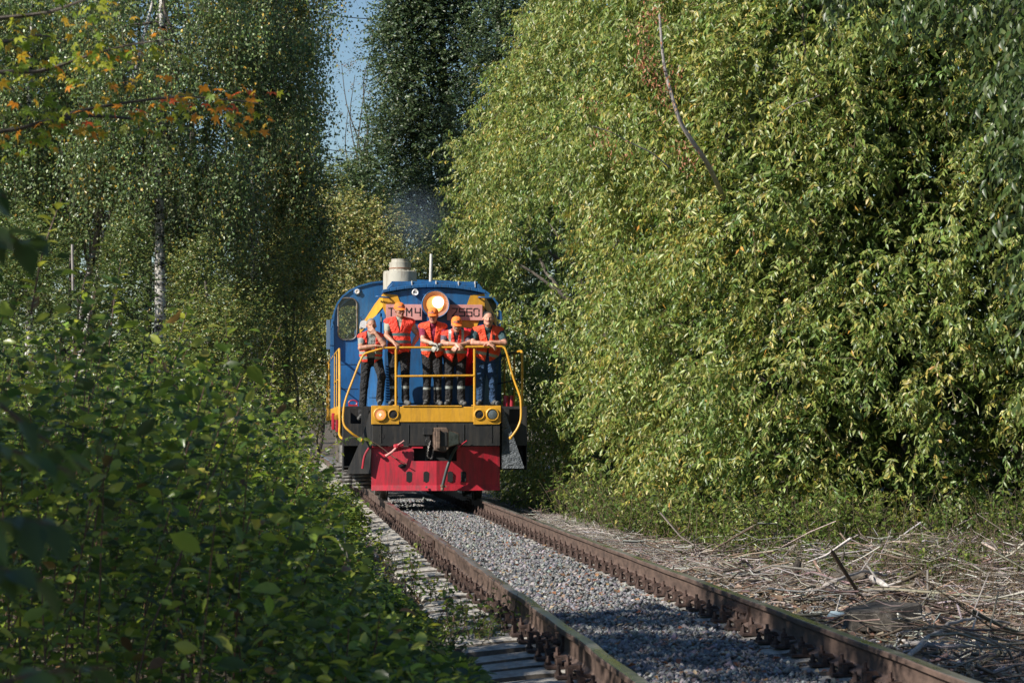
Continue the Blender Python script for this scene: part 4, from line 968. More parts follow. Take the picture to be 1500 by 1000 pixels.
# 3: cap, maroon polo, gloves on the rail
x = -.04; s = base(x, .42, .90, .16, neckz=1.36, headz=1.47, w=.17, fx=.085)
s.update(elL=(x-.17,.10,1.06), wrL=(x-.03,-.02,1.01), handL=((.55,-.3,-.15),U,.7), elR=(x+.20,.13,1.02), wrR=(x+.08,.0,.975), handR=((-.75,-.3,-.45),(0,-.6,.5),.8,-1), glove='LR', skin=M_sk2,
    shirt=mat_cloth('maroon_polo', (.22,.018,.055), .85, .5), trousers=M_tr, vest=M_vest2, bands=(.92,), hem=.66, vz=.95, vw=.05, open=.006, flare=.35, pitch=rad(12), yaw=rad(-12), tape=.28, fat=1.0)
body('person', 'man in orange cap and maroon shirt resting gloved hands on the rail below the headlamp', x, s)
# 4: cap, moustache, white gloves, forearms crossed
x = .335; s = base(x, .44, .86, .25, neckz=1.23, headz=1.325, w=.18, fx=.10)
s.update(elL=(x-.22,.07,1.01), wrL=(x-.0,-.03,1.0), handL=((.6,-.5,-.55),(.3,-.6,.6),.6), elR=(x+.22,.09,1.02), wrR=(x+.04,-.04,.985), handR=((-.7,-.35,-.5),(0,-.6,.6),.5,-1), skin=M_sk2, beard=1,
    shirt=mat_cloth('slate_tshirt', (.10,.085,.115), .9, .5), trousers=M_tr, vest=M_vest, bands=(.88,), straps=True, hem=.66, vz=.92, vw=.045, open=.006, flare=.2, pitch=rad(20), yaw=rad(8), hair=M_gray, belly=.03, tape=.30, fat=1.05)
body('person', 'stocky man in orange cap with grey moustache leaning crossed hands over the rail', x, s)
# 5: bareheaded, jeans, forearms crossed
x = .86; s = base(x, .43, .88, .24, neckz=1.30, headz=1.42, w=.20, fx=.10)
s.update(elL=(x-.26,.06,1.02), wrL=(x-.0,-.03,1.01), handL=((.75,-.15,-.45),(.1,-.5,.8),.5), elR=(x+.27,.06,1.02), wrR=(x+.04,.01,1.035), handR=((-.85,-.1,-.15),(0,-.4,.8),.5,-1), skin=M_sk2,
    shirt=mat_cloth('dark_green_polo', (.035,.075,.085), .85, .5), trousers=M_jean, vest=mat_cloth('orange_red_vest_cloth', (.95,.085,.03), .8, .9), bands=(.84,), tilt=-2.2, hem=.68, vz=1.0, vw=.06, open=.004, flare=.12, pitch=rad(0), yaw=rad(-4), roll=rad(3), cap=False, face=1.14, jaw=1.2, belly=.06, fat=1.2,
    toeR=(x+.17,.27,.055))
r5, _ = body('person', 'heavy-set dark-haired man in jeans and orange vest leaning folded forearms at the right end', x, s)
m = MB(); a = r5.location; m.prism([(TX+x+.06,YF+.06,1.556+1.16),(TX+x+.11,YF+.06,1.556+1.16),(TX+x+.10,YF+.08,1.556+1.06),(TX+x+.06,YF+.08,1.556+1.06)], (0,.03,0)); m.build('radio', M_dark, r5, .004)
# driver seen through the cab window
def driver():
    o = np.array([TX-1.03, YC+.9, 1.55]); root = empty('person', o, 'driver sitting at the controls behind the left cab window', 'person')
    f = Fig(); q = lambda a: o+np.array(a,float)
    f.ell(q((0,0,.62)), (.17,.16,.14), 2, k=.04); f.ell(q((0,0,.80)), (.16,.12,.16), 1, k=.05); f.ell(q((0,-.02,.98)), (.18,.12,.16), 1, k=.05)
    for s_, S_ in ((-1,'L'),(1,'R')):
        f.cap(q((s_*.09,0,.60)), q((s_*.10,-.42,.60)), .09, .07, 2, .03); f.cap(q((s_*.10,-.42,.60)), q((s_*.10,-.40,.10)), .065, .05, 2, .03); f.cap(q((s_*.10,-.38,.05)), q((s_*.10,-.52,.04)), .045, .035, 3, .02)
        f.cap(q((s_*.17,0,1.06)), q((0,.0,1.12)), .06, .055, 1, .04); f.cap(q((s_*.18,-.01,1.05)), q((s_*.22,-.14,.86)), .055, .045, 1, .03); f.cap(q((s_*.22,-.14,.86)), q((s_*.12,-.38,.92)), .04, .028, 0, .01); hand(f, q((s_*.12,-.38,.92)), (-s_*.2,-1,.05), s_, U, .6)
    f.cap(q((0,0,1.10)), q((0,-.02,1.22)), .055, .052, 0, .015); head(f, q((0,-.03,1.30)), np.eye(3))
    fig_mesh('body', f.pr, .01, [M_sk1, mat_cloth('dark_jacket', (.04,.05,.07)), M_tr, M_shoe, M_hair, M_glv, M_eye, M_lip], root)
driver()
# ================================================================ VEGETATION
M_leafR = mat_leaf('box_elder_leaf', .40, .36, (1.0,1.15,.35)); M_leafD = mat_leaf('dogwood_leaf', .32, .54, (1.2,1.4,.28), .6)
M_leafB = mat_leaf('birch_leaf', .38, .30, (1.1,1.1,.3)); M_leafF = mat_leaf('far_leaf', .42, .30, (1.0,1.1,.35))
M_leafM = mat_leaf('maple_leaf', .5, .5, (1.1,1.0,.3))
M_bark = mat_surface('bark', (.05,.042,.035), (.13,.11,.09), 20, .95, .7, .02, stretch=(1,1,.3))
M_twig = mat_surface('green_twig', (.07,.06,.035), (.15,.10,.06), 30, .8, .2, .003); M_redstem = mat_surface('red_stem', (.05,.022,.016), (.11,.05,.03), 30, .6, .2, .003)
M_pale = mat_surface('pale_branch', (.20,.175,.16), (.36,.33,.31), 12, .9, .4, .006)
def mat_birch():
    m, n, l, b = newmat('birch_bark')
    t = noise(n, l, 5, 6, .7, stretch=(1,1,2.2)); r = ramp(n, l, t.outputs[0], [(.44,(.02,.018,.016)),(.50,(.48,.46,.43))])
    t2 = noise(n, l, 30, 4, .6, stretch=(.4,.4,3)); r2 = ramp(n, l, t2.outputs[0], [(.36,(.12,.10,.09)),(.44,(1,1,1))])
    l.new(mix(n, l, 1, r.outputs[0], r2.outputs[0], 'MULTIPLY'), b.inputs['Base Color']); b.inputs['Roughness'].default_value = .75; bump(n, l, b, t.outputs[0], .5, .02); return m
M_birch = mat_birch()
def sph(n):
    return unit(rng.normal(size=(n, 3)))
def twig_leaves(blobs, ntw, per, L, W, tl=.5, outward=None, grav=.35, leafdown=.5, ulo=.6, uhi=1.08, upn=.5):
    """twigs springing from blob shells; returns leaf arrays and twig paths. blobs (n,4)"""
    w_ = blobs[:,3]**2; bi = rng.choice(len(blobs), ntw, p=w_/w_.sum()); d = sph(ntw)
    if outward is not None:
        o = np.asarray(outward, float); o = o[bi] if o.ndim == 2 else o
        d = unit(d+o*.9)
    r = blobs[bi, 3]; p0 = blobs[bi, :3]+d*(r*rng.uniform(ulo-.35, uhi-.25, ntw))[:, None]
    dr = unit(d+.45*rng.normal(size=(ntw, 3))+np.array([0,0,-grav])); tl_ = tl*rng.uniform(.6, 1.3, ntw)
    t = (np.arange(per)+rng.uniform(0, .8, (ntw, per)))/per
    sag = np.array([0,0,-1.])*grav*.5
    pos = p0[:, None]+dr[:, None]*(t*tl_[:, None])[..., None]+sag*((t**2)*tl_[:, None])[..., None]
    s = unit(np.cross(dr, np.array([0,0,1.])+.3*rng.normal(size=(ntw, 3)))); sg = np.where(np.arange(per) % 2 == 0, 1, -1)[None, :, None]
    ax = dr[:, None]*.55+s[:, None]*sg*.75+.3*rng.normal(size=(ntw, per, 3))+np.array([0,0,-leafdown])
    nr = rng.normal(size=(ntw, per, 3))*.7+np.array([0,0,upn])+d[:, None]*.6
    k = ntw*per; path = np.stack([p0, p0+dr*tl_[:, None]*.5+sag*(tl_*.25)[:, None], p0+dr*tl_[:, None]+sag*tl_[:, None]], 1)
    return dict(pos=pos.reshape(-1, 3), ax=ax.reshape(-1, 3), nr=nr.reshape(-1, 3), L=L*rng.uniform(.65, 1.25, k), W=W*rng.uniform(.7, 1.2, k), path=path, bi=np.repeat(bi, per))
def put_leaves(name, q, mask, colr, mat, parent, detail=1, droop=.25):
    return leaves(name, q['pos'][mask], q['ax'][mask], q['nr'][mask], q['L'][mask], q['W'][mask], colr[mask], mat, parent, detail, droop)
def limb(m, a, b, r0, r1, wob=.12, n=6, k=5):
    a, b = np.array(a, float), np.array(b, float); pts = [a+(b-a)*t for t in np.linspace(0, 1, k)]
    L = np.linalg.norm(b-a)
    for i in range(1, k-1): pts[i] = pts[i]+rng.normal(size=3)*wob*L*.25+np.array([0,0,.04*L])
    p = catmull(pts, 3); m.tube(p, list(np.linspace(r0, r1, len(p))), n)
def tree(label, cat, base_, top, blobs, q, colr, lmat, bmat, r0=.14, name='tree', group=None, limbs=8, detail=0, mask=None, tpath=None):
    root = empty(name, tuple(base_), label, cat, group); m = MB(); tp = tpath or [base_, (np.array(base_)*.5+np.array(top)*.5)+rng.normal(size=3)*.15, top]
    p = catmull(tp, 6); rs = list(np.linspace(r0, r0*.25, len(p))); m.tube(p, rs, 10); m.build('trunk', bmat, root)
    if len(blobs) and limbs:
        sel = rng.choice(len(blobs), min(limbs, len(blobs)), replace=False)
        for i in sel:
            h_ = np.clip((blobs[i,2]-base_[2])*rng.uniform(.35, .75)/(top[2]-base_[2]+1e-6), .05, .95); st = p[int(h_*(len(p)-1))]
            m = MB(); limb(m, st, blobs[i,:3], r0*.38, r0*.08); m.build('limb', bmat, root)
    if mask is None: mask = np.ones(len(q['pos']), bool)
    c = put_leaves('crown', q, mask, colr, lmat, root, detail); return root

# ---------------- right: wall of box elders along the track, then across the picture
poly = np.array([(5.1,56),(4.75,50),(4.7,42),(4.95,36),(5.3,31.5),(6.3,29.3),(8.2,28.6),(11.0,28.0),(14,26)])
seg = np.linalg.norm(np.diff(poly, axis=0), axis=1); cum = np.concatenate([[0], np.cumsum(seg)])
def wall(u): return np.stack([np.interp(u, cum, poly[:,0]), np.interp(u, cum, poly[:,1])], -1)
def wnorm(u):
    d = wall(u+.4)-wall(u-.4); d = unit(d); return np.stack([d[:,1], -d[:,0]], -1)     # points to the track / camera
lean = lambda z: np.interp(z, [0,1,2,2.8,3.7,4.2,5,7,8.5,11], [.0,.05,.15,.5,.95,1.25,1.1,1.2,-.1,-1.0])
nb = 1300; u = np.concatenate([rng.uniform(0, cum[3], 480), rng.uniform(cum[3], cum[-1], 820)]); z = .1+rng.uniform(0, 1, nb)**.9*10.2; r = rng.uniform(.42, .95, nb)
xy = wall(u); nn = wnorm(u); nn = np.where((nn @ np.array([-.8,-.5]))[:, None] < 0, -nn, nn)
far = np.clip((xy[:,1]-33)/8, 0, 1)
far = far*np.clip((57-xy[:,1])/8, .15, 1)
off = rng.normal(0, .22, nb)-r*.9+far*lean(z)*.75+(1-far)*np.interp(z, [0,1,3,6,9], [-.1,.2,.45,.35,-.6])
off += .50*np.sin(u*1.7+1.2*np.sin(z*1.1))*np.sin(z*1.35+.8*np.sin(u*1.1)+u*.7)
off -= (z < .8)*.15
xy = xy+nn*off[:, None]; blobs = np.column_stack([xy, ground_z(xy[:,0], xy[:,1])+z, r]); bn = np.column_stack([nn, np.full(nb, .25)])
keep = ~((blobs[:,0]-blobs[:,3] < 4.30) & (blobs[:,2]-blobs[:,3] < 4.3) & (blobs[:,1] < 52.5)); 
blobs, bn = blobs[keep], bn[keep]
extra = np.array([(4.45,43.6,3.4,.5),(4.35,43.2,4.2,.5),(4.5,43.9,2.7,.45),(4.2,43.9,4.75,.55),(4.6,42.4,2.2,.4),(3.95,43.2,4.3,.38),(4.7,41.5,3.4,.4),(4.28,43.4,3.05,.42),(4.25,43.5,3.7,.45),(4.35,43.3,2.5,.4)]); blobs = np.vstack([blobs, extra]); bn = np.vstack([bn, np.tile([-.7,-.6,.2], (len(extra),1))])
rootsR = np.array([(6.6,53.5),(6.3,47.5),(6.2,42.0),(6.4,37.0),(6.9,33.0),(8.0,31.0),(9.6,30.2),(11.6,29.8)])
q = twig_leaves(blobs, 18500, 13, .098, .036, tl=.42, outward=bn, grav=.5, leafdown=.7)
bt_ = ((blobs[:,None,:2]-rootsR[None])**2).sum(-1).argmin(1); own = bt_[q['bi']]
hue = rng.normal(size=len(blobs))[q['bi']]
colr = palette(len(q['pos']), [(.12,.185,.036),(.205,.265,.058),(.31,.345,.11),(.40,.37,.095),(.42,.26,.05)], [4,6,4.5,2.4,.22], .2)
colr *= (1+.10*hue)[:, None]; colr[:,0] *= (1+.10*hue)
ok = ~((q['pos'][:,0] < np.where((q['pos'][:,1] > 42.2) & (q['pos'][:,1] < 44.4) & (q['pos'][:,2] > 2.3), 3.78, 4.12)) & (q['pos'][:,2] < 3.62) & (q['pos'][:,1] > 37)) & (q['pos'][:,2] > ground_z(q['pos'][:,0], q['pos'][:,1])) & ~((q['pos'][:,0] < 4.2) & (q['pos'][:,2] < 4.15) & (q['pos'][:,1] > 44.5) & (q['pos'][:,1] < 48))
LBR = ['farthest box elder overhanging the cab roof on the right','box elder leaning over the track just behind the locomotive','box elder beside the right side of the locomotive','bushy box elder between the locomotive and the brushwood heap',
       'box elder at the bend of the leafy wall above the dry stalks','tall box elder with rusty seed clusters and a bare grey stem','broad box elder filling the right half behind the brushwood','box elder at the right edge of the photo behind the brushwood']
RS = []
for i, (x_, y_) in enumerate(rootsR):
    gz = float(ground_z(np.array(x_), np.array(y_))); sel = own == i; b_ = blobs[bt_ == i]
    RS.append(tree(LBR[i], 'tree', (x_, y_, gz-.1), (x_+rng.normal(0,.3), y_+rng.normal(0,.3), 8.6), b_, q, colr, M_leafR, M_bark, .15, 'box_elder', 'box elders walling in the right side', 9, 1, sel & ok))
    pa = q['path'][(bt_[rng.choice(len(blobs), 1)] >= 0) & (own[::13] == i)][::4]; V, F = tubes_geo(pa, .006, .002); o = raw_mesh('twigs', V, F, M_twig, RS[-1]); o['kind'] = 'stuff'
    # inner foliage, deeper in the crown
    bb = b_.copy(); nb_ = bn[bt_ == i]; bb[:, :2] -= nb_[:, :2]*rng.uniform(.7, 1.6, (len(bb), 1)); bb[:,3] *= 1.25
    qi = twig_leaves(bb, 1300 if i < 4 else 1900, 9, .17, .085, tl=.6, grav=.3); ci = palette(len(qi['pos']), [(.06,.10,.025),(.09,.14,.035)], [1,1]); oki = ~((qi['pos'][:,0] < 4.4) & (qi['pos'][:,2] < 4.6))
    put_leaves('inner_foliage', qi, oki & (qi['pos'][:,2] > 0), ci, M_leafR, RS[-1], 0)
# arching sprays standing proud of the wall
def sprays(sel_u, sel_z, reach, parent_of):
    ch = []
    for u0, z0, rc in zip(sel_u, sel_z, reach):
        b = wall(np.array([u0]))[0]; nn_ = wnorm(np.array([u0]))[0]; nn_ = -nn_ if nn_@np.array([-.8,-.5]) < 0 else nn_; tg = np.array([-nn_[1], nn_[0]])*rng.normal(0,.35)
        fa = np.clip((b[1]-33)/8, 0, 1)*np.clip((57-b[1])/8, .15, 1); rc = rc*(1 if z0 < 7 or b[1] < 34 else .5); o0 = fa*float(lean(z0))*.75+(1-fa)*np.interp(z0, [0,1,3,6,9], [-.1,.2,.45,.35,-.6])
        for k in range(7):
            t_ = k/6; d_ = nn_+tg; ch.append((b[0]+d_[0]*(o0-.2+rc*t_), b[1]+d_[1]*(o0-.2+rc*t_), z0+.55*rc*math.sin(t_*2.3), .25-.14*t_))
    return np.array(ch)
nsp = 150; su = np.concatenate([rng.uniform(.5, cum[3], 50), rng.uniform(cum[3], cum[-1]-2, 100)]); sz = rng.uniform(1.2, 9.5, nsp); ch = sprays(su, sz, rng.uniform(.5, 1.25, nsp), None)
ch = ch[~((ch[:,0] < 4.35) & (ch[:,2] < 4.5))]; qs = twig_leaves(ch, 4200, 12, .098, .036, tl=.34, outward=(-.3,-.3,.3), grav=.7, leafdown=.8, ulo=.5, uhi=.8)
ow = ((ch[:,None,:2]-rootsR[None])**2).sum(-1).argmin(1)[qs['bi']]; cs_ = palette(len(qs['pos']), [(.12,.18,.04),(.20,.26,.06),(.30,.33,.11),(.38,.36,.10)], [3,4,3,1.5], .2); oks = ~((qs['pos'][:,0] < 4.2) & (qs['pos'][:,2] < 4.2) & (qs['pos'][:,1] > 38))
for i in range(8): put_leaves('arching_sprays', qs, (ow == i) & oks, cs_, M_leafR, RS[i], 1)
# the bare grey stem with rusty seed clusters
m = MB(); sp_ = [P(1060,290,30.2), P(1036,240,28.3), P(1000,185,27.9), P(984,140,27.8), P(972,90,27.8), P(966,22,27.8)]; m.tube(catmull(sp_, 5), list(np.linspace(.032,.014,26)), 9); m.build('bare_stem', M_pale, RS[5])
def clusters(name, cen, spread, n, L, W, cols, mat, parent, down=.8):
    c = np.array(cen)[rng.integers(0, len(cen), n)]+rng.normal(size=(n,3))*spread; ax = rng.normal(size=(n,3))*.5+np.array([0,0,-down]); nr = rng.normal(size=(n,3))
    return leaves(name, c, ax, nr, L*rng.uniform(.7,1.2,n), W*rng.uniform(.7,1.2,n), palette(n, cols, [1]*len(cols)), mat, parent, 1)
sc_pts = [P(a, b, 27.7) for a, b in ((945,60),(938,85),(948,108),(960,20),(972,118),(970,130),(980,155),(868,150),(880,205),(910,225),(1000,215),(1010,235),(940,40),(950,95),(958,14),(985,100))]
clusters('seed_cluster', sc_pts, .09, 620, .05, .018, [(.36,.13,.06),(.28,.09,.04),(.42,.22,.12)], M_dry, RS[5])
for a, b in (((868,185),(980,245)),((1140,170),(1200,140))):
    m = MB(); limb(m, P(*a, 28.1), P(*b, 28.6), .005, .009, .1); m.build('limb', M_pale, RS[5])
# dark overhanging spray, nearer, top right
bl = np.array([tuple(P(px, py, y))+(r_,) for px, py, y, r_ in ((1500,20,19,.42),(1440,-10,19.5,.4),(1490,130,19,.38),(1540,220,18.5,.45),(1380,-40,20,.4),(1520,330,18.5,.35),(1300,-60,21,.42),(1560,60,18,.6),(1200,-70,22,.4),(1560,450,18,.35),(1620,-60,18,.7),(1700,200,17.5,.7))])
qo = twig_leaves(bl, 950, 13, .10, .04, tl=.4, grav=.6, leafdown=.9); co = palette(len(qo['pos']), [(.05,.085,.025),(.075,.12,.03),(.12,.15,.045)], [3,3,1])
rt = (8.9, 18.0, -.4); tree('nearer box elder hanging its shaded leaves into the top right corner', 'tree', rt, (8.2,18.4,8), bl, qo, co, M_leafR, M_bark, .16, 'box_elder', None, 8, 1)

# low growth at the foot of the wall: hop and brambles, yellow-green
def lowgrowth(name, label, cat, cen, n, L, W, cols, wts, hgt, spread, mat=M_leafR, detail=1, stems=True, stemmat=M_twig, group=None):
    cen = np.array(cen, float); root = empty(name, tuple(cen[0]), label, cat, group); k = max(3, n//14)
    b0 = cen[rng.integers(0, len(cen), k)]+np.column_stack([rng.normal(0, spread, (k, 2)), np.zeros(k)]); b0[:,2] = ground_z(b0[:,0], b0[:,1])
    tp = b0+np.column_stack([rng.normal(0, hgt*.35, (k, 2)), hgt*rng.uniform(.5, 1.1, k)]); md = (b0+tp)/2+rng.normal(size=(k,3))*hgt*.06
    if stems: V, F = tubes_geo(np.stack([b0, md, tp], 1), .005, .002); o = raw_mesh('stems', V, F, stemmat, root); o['kind'] = 'stuff'
    i = rng.integers(0, k, n); t = rng.uniform(.2, 1.02, n)[:, None]; p = (1-t)**2*b0[i]+2*t*(1-t)*md[i]+t*t*tp[i]+rng.normal(size=(n,3))*.02
    a = rng.uniform(0, 6.28, n); ax = np.stack([np.cos(a), np.sin(a), rng.normal(-.1,.4,n)], 1); nr = np.stack([rng.normal(0,.4,n), rng.normal(0,.4,n), np.ones(n)], 1)
    leaves('foliage', p, ax, nr, L*rng.uniform(.6,1.25,n), W*rng.uniform(.7,1.2,n), palette(n, cols, wts), mat, root, detail); return root
YG = [(.20,.24,.05),(.12,.17,.035),(.08,.13,.03)]
gpt = lambda px, py: tuple(G(px, py, -.35))
lowgrowth('hop_bush', 'low yellow-green hop bush on the verge where the brushwood begins', 'bush', [gpt(1000,790),gpt(1030,800),gpt(985,780)], 1500, .06, .045, YG, [3,3,1], .75, .28)
lowgrowth('hop_bush', 'bright green brambles at the foot of the leafy wall, middle right', 'bush', [(6.3,28.4,0),(6.8,28.2,0),(7.3,28.1,0),(5.7,29.2,0)], 3000, .08, .05, YG, [2,3,2], .8, .45)
lowgrowth('bramble', 'bramble mass at the foot of the leafy wall by the right edge', 'bush', [(7.9,27.6,0),(8.6,27.3,0),(9.3,27.2,0)], 3000, .08, .05, YG, [1.5,3,3], .8, .5)
lowgrowth('bramble', 'green brambles spilling over the verge right of the locomotive', 'bush', [(4.9,34,0),(4.9,36.5,0),(4.85,39,0),(4.9,31.8,0)], 3400, .07, .045, YG, [1,3,3], .9, .28)
lowgrowth('weed_patch', 'small light green weeds beside the right rail below the plow', 'weeds', [gpt(735,722),gpt(752,734),gpt(770,745)], 700, .07, .045, YG, [3,2,1], .3, .16)
lowgrowth('weed', 'leafy weed growing against the left rail', 'weed', [tuple(G(757,930,-.28))], 60, .055, .035, YG, [3,2,1], .34, .04, detail=2)
lowgrowth('weed', 'clump of small-leaved weeds over the sleeper ends beside the left rail', 'weed', [tuple(G(700,950,-.3)),tuple(G(672,930,-.3)),tuple(G(655,965,-.3))], 620, .04, .026, YG, [2,3,2], .26, .09, detail=1)
lowgrowth('weed', 'thin weeds standing over the sleeper ends halfway to the plow', 'weed', [tuple(G(600,880,-.3)),tuple(G(575,840,-.3))], 200, .04, .024, YG, [2,3,2], .4, .12)

# ---------------- brushwood on the right verge
def twigs_on_ground(n, x0, x1, y0, y1, Lm, r0, zj, flat=.12, name='brushwood', mat=M_pale, lab=None, arr=None):
    x = rng.uniform(x0, x1, n); y = rng.uniform(y0, y1, n)
    a = rng.uniform(0, 6.28, n); L = Lm*rng.lognormal(0, .5, n); d = np.stack([np.cos(a), np.sin(a), rng.normal(0, flat, n)], 1)
    c = np.stack([x, y, ground_z(x, y)+rng.uniform(.01, zj, n)], 1); t = np.linspace(-.5, .5, 5); bend = rng.normal(size=(n,3))*.10
    pa = c[:,None]+d[:,None]*(L[:,None]*t)[...,None]+bend[:,None]*(L[:,None]*(4*t*t))[...,None]+rng.normal(size=(n,5,3))*.02*L[:,None,None]
    pa[...,2] = np.maximum(pa[...,2], ground_z(pa[...,0], pa[...,1])+.012)
    V, F = tubes_geo(pa, r0*rng.lognormal(0,.45,n), r0*.4*rng.uniform(.5,1.5,n)); o = raw_mesh(name, V, F, M_tw, None, np.repeat(palette(n, TWC, [4,4,2.5,1.5,1.5] if mat is M_pale else ([5,2,1,3,1] if mat is M_str else [1,3,4,.5,1.5]), .2), 15, 0)); o['kind'] = 'stuff'
    if lab: tag(o, lab, name.replace('_', ' '))
    return o
M_tw = mat_leaf('weathered_twig', .85, .02, (1,1,1), .2)
TWC = [(.34,.31,.28),(.22,.185,.155),(.12,.09,.07),(.46,.43,.40),(.25,.17,.13)]
M_str = mat_surface('straw', (.20,.165,.13), (.40,.34,.28), 6, .9, .2, .003)
twigs_on_ground(3600, 4.1, 9.2, 12.5, 29.5, .32, .0052, .26, lab='tangle of pale broken twigs covering the right verge')
twigs_on_ground(800, 5.0, 9.6, 22.5, 28.8, .42, .006, .36, flat=.2, name='brush_heap', lab='heap of grey cut branches piled against the leafy wall')
twigs_on_ground(2600, 4.0, 5.4, 24, 40, .30, .0035, .16, name='dry_stalks', mat=M_str, lab='flattened pale dry stalks along the right verge beyond the twigs')
twigs_on_ground(620, 4.2, 9.2, 13, 28, .8, .0105, .28, name='fallen_branches', mat=mat_surface('brown_branch', (.07,.05,.04), (.20,.16,.13), 12, .9, .3, .005), lab='thicker brown branches strewn through the twigs on the right verge')
twigs_on_ground(1400, 3.9, 9, 12.5, 30, .14, .012, .05, flat=.25, name='wood_chips', mat=M_pale, lab='short chips and bark scraps between the twigs')
x = rng.uniform(5.4, 8.6, 260); y = rng.uniform(17, 25, 260); z_ = ground_z(x, y); h_ = rng.uniform(.25, .95, 260)
pa = np.stack([np.column_stack([x+rng.normal(0,.04,260)*k, y+rng.normal(0,.04,260)*k, z_+h_*k/3]) for k in range(4)], 1)
V, F = tubes_geo(pa, .004, .002); o = raw_mesh('dry_weeds', V, F, M_twig); tag(o, 'thin upright dry weed stems standing in the twigs at the right edge', 'dry weeds', kind='stuff')
n = 9000; x = rng.uniform(3.9, 9.3, n); y = rng.uniform(12, 31, n); a = rng.uniform(0, 6.28, n)
tag(leaves('leaf_litter', np.stack([x, y, ground_z(x, y)+rng.uniform(.005,.05,n)], 1), np.stack([np.cos(a), np.sin(a), rng.normal(.05,.35,n)], 1), np.stack([rng.normal(0,.6,n), rng.normal(0,.6,n), np.ones(n)], 1), rng.uniform(.04,.10,n), rng.uniform(.025,.06,n),
    palette(n, [(.16,.10,.06),(.25,.17,.11),(.10,.065,.045),(.34,.25,.18)], [3,3,3,1.5]), M_dry, None, 1, .2), 'matted brown leaf litter between the twigs on the right verge', 'leaf litter', kind='stuff')
lowgrowth('weed_patch', 'small green weeds sprouting through the twigs in front of the leafy wall', 'weeds', [tuple(G(a_, b_, -.3)) for a_, b_ in ((1060,815),(1120,822),(1180,830),(1250,828),(1330,832),(1400,828),(1470,835),(1230,850),(1100,835),(1350,845),(1450,850))], 4600, .055, .035, YG, [2,3,2], .35, .30)
lowgrowth('weed_patch', 'loose green weeds along the verge between the plow and the hop bush', 'weeds', [tuple(G(a_, b_, -.35)) for a_, b_ in ((800,742),(840,752),(880,764),(920,775),(950,782))], 1900, .06, .04, YG, [2,3,2], .4, .30)
def big_branch(label, pts, r0, r1, mat=M_pale):
    root = MB(); p = catmull([G(a, b, -.30+dz) for a, b, dz in pts], 5); p = [q_+rng.normal(size=3)*.006 for q_ in p]; root.tube(p, list(np.linspace(r0, r1, len(p))*rng.uniform(.8,1.2,len(p))), 8)
    for k in (len(p)//3, 2*len(p)//3): d = rng.normal(size=3)*.15; d[2] = abs(d[2]); root.tube([p[k], p[k]+d*.6, p[k]+d], [r1*.7, r1*.5, r1*.3], 6)
    o = root.build('dead_branch', mat, None, loc=tuple(p[0])); tag(o, label, 'branch', 'dead branches on the right verge')
M_bw = mat_surface('bleached_wood', (.30,.27,.25), (.52,.49,.46), 14, .85, .4, .006)
big_branch('bleached forked branch lying highest in the middle of the twigs', [(1278,846,.12),(1292,853,.14),(1310,868,.08)], .03, .016, M_bw)
big_branch('long grey branch leaning across the twigs above the concrete chunk', [(1190,868,.05),(1225,850,.18),(1262,838,.22),(1300,842,.12)], .022, .012)
big_branch('thick brown log partly buried below the leafy wall', [(1210,838,.06),(1238,846,.06),(1268,842,.10)], .05, .035, M_bark)
big_branch('dark rotten log along the verge beside the right rail', [(960,822,.0),(1000,820,.02),(1035,812,.02)], .035, .02, M_bark)
big_branch('curved branch at the bottom right over the concrete chunk', [(1330,965,.05),(1370,925,.12),(1420,905,.15),(1480,912,.1)], .018, .008)
big_branch('long pale pole lying toward the right edge', [(1330,940,.03),(1390,946,.06),(1460,940,.05)], .020, .014)
big_branch('reddish dead sapling leaning out beside the plow', [(752,736,.05),(790,724,.35),(822,712,.62)], .012, .004, M_redstem)
m = MB(); a = G(1160,862,-.30); m.tube([a+np.array(v) for v in ((0,0,-.05),(.01,0,.08),(.03,.01,.17),(.07,0,.26))], [.04,.05,.045,.03], 9); m.tube([a+np.array(v) for v in ((.02,0,.08),(-.06,0,.05),(-.10,0,-.02))], [.03,.025,.015], 7)
tag(m.build('stump', mat_surface('black_stump', (.02,.016,.013), (.07,.055,.045), 20, .95, .8, .02), None, loc=tuple(a)), 'small blackened stump standing in the twigs nearest the right rail', 'stump')
m = MB(); a = G(1290,925,-.30); sh_ = [(-.26,-.10),(.02,-.16),(.30,-.08),(.34,.12),(.05,.20),(-.24,.14)]
vs_ = [(a[0]+x, a[1]+y*1.5, a[2]+.02) for x, y in sh_]+[(a[0]+x*.94, a[1]+y*1.4, a[2]+.19+.03*math.sin(7*x+3*y)) for x, y in sh_]
m.add(vs_, [(0,1,2,3,4,5),(6,7,8,9,10,11)]+[(i,(i+1)%6,6+(i+1)%6,6+i) for i in range(6)])
tag(m.build('concrete_chunk', mat_surface('old_concrete', (.025,.021,.017), (.11,.095,.08), 14, .95, .8, .02), None, .012, loc=tuple(a)), 'weathered concrete chunk half buried in the twigs at the bottom right', 'concrete')
m = MB(); a = G(1232,903,-.25); m.prism([a+np.array(v) for v in ((-.11,0,.0),(.05,-.03,.015),(.10,.05,.02),(-.06,.09,.03))], (0,0,.012)); pk = m.build('food_wrapper', mat_plain('pale_wrapper', (.55,.66,.68), .4), None, loc=tuple(a)); tag(pk, 'crumpled pale blue wrapper with a red corner beside the concrete chunk', 'litter')
m = MB(); m.prism([a+np.array(v) for v in ((.03,-.03,.032),(.09,.0,.034),(.07,.04,.036),(.02,.02,.034))], (0,0,.004)); m.build('corner', mat_plain('red_print', (.55,.06,.02), .5), pk)

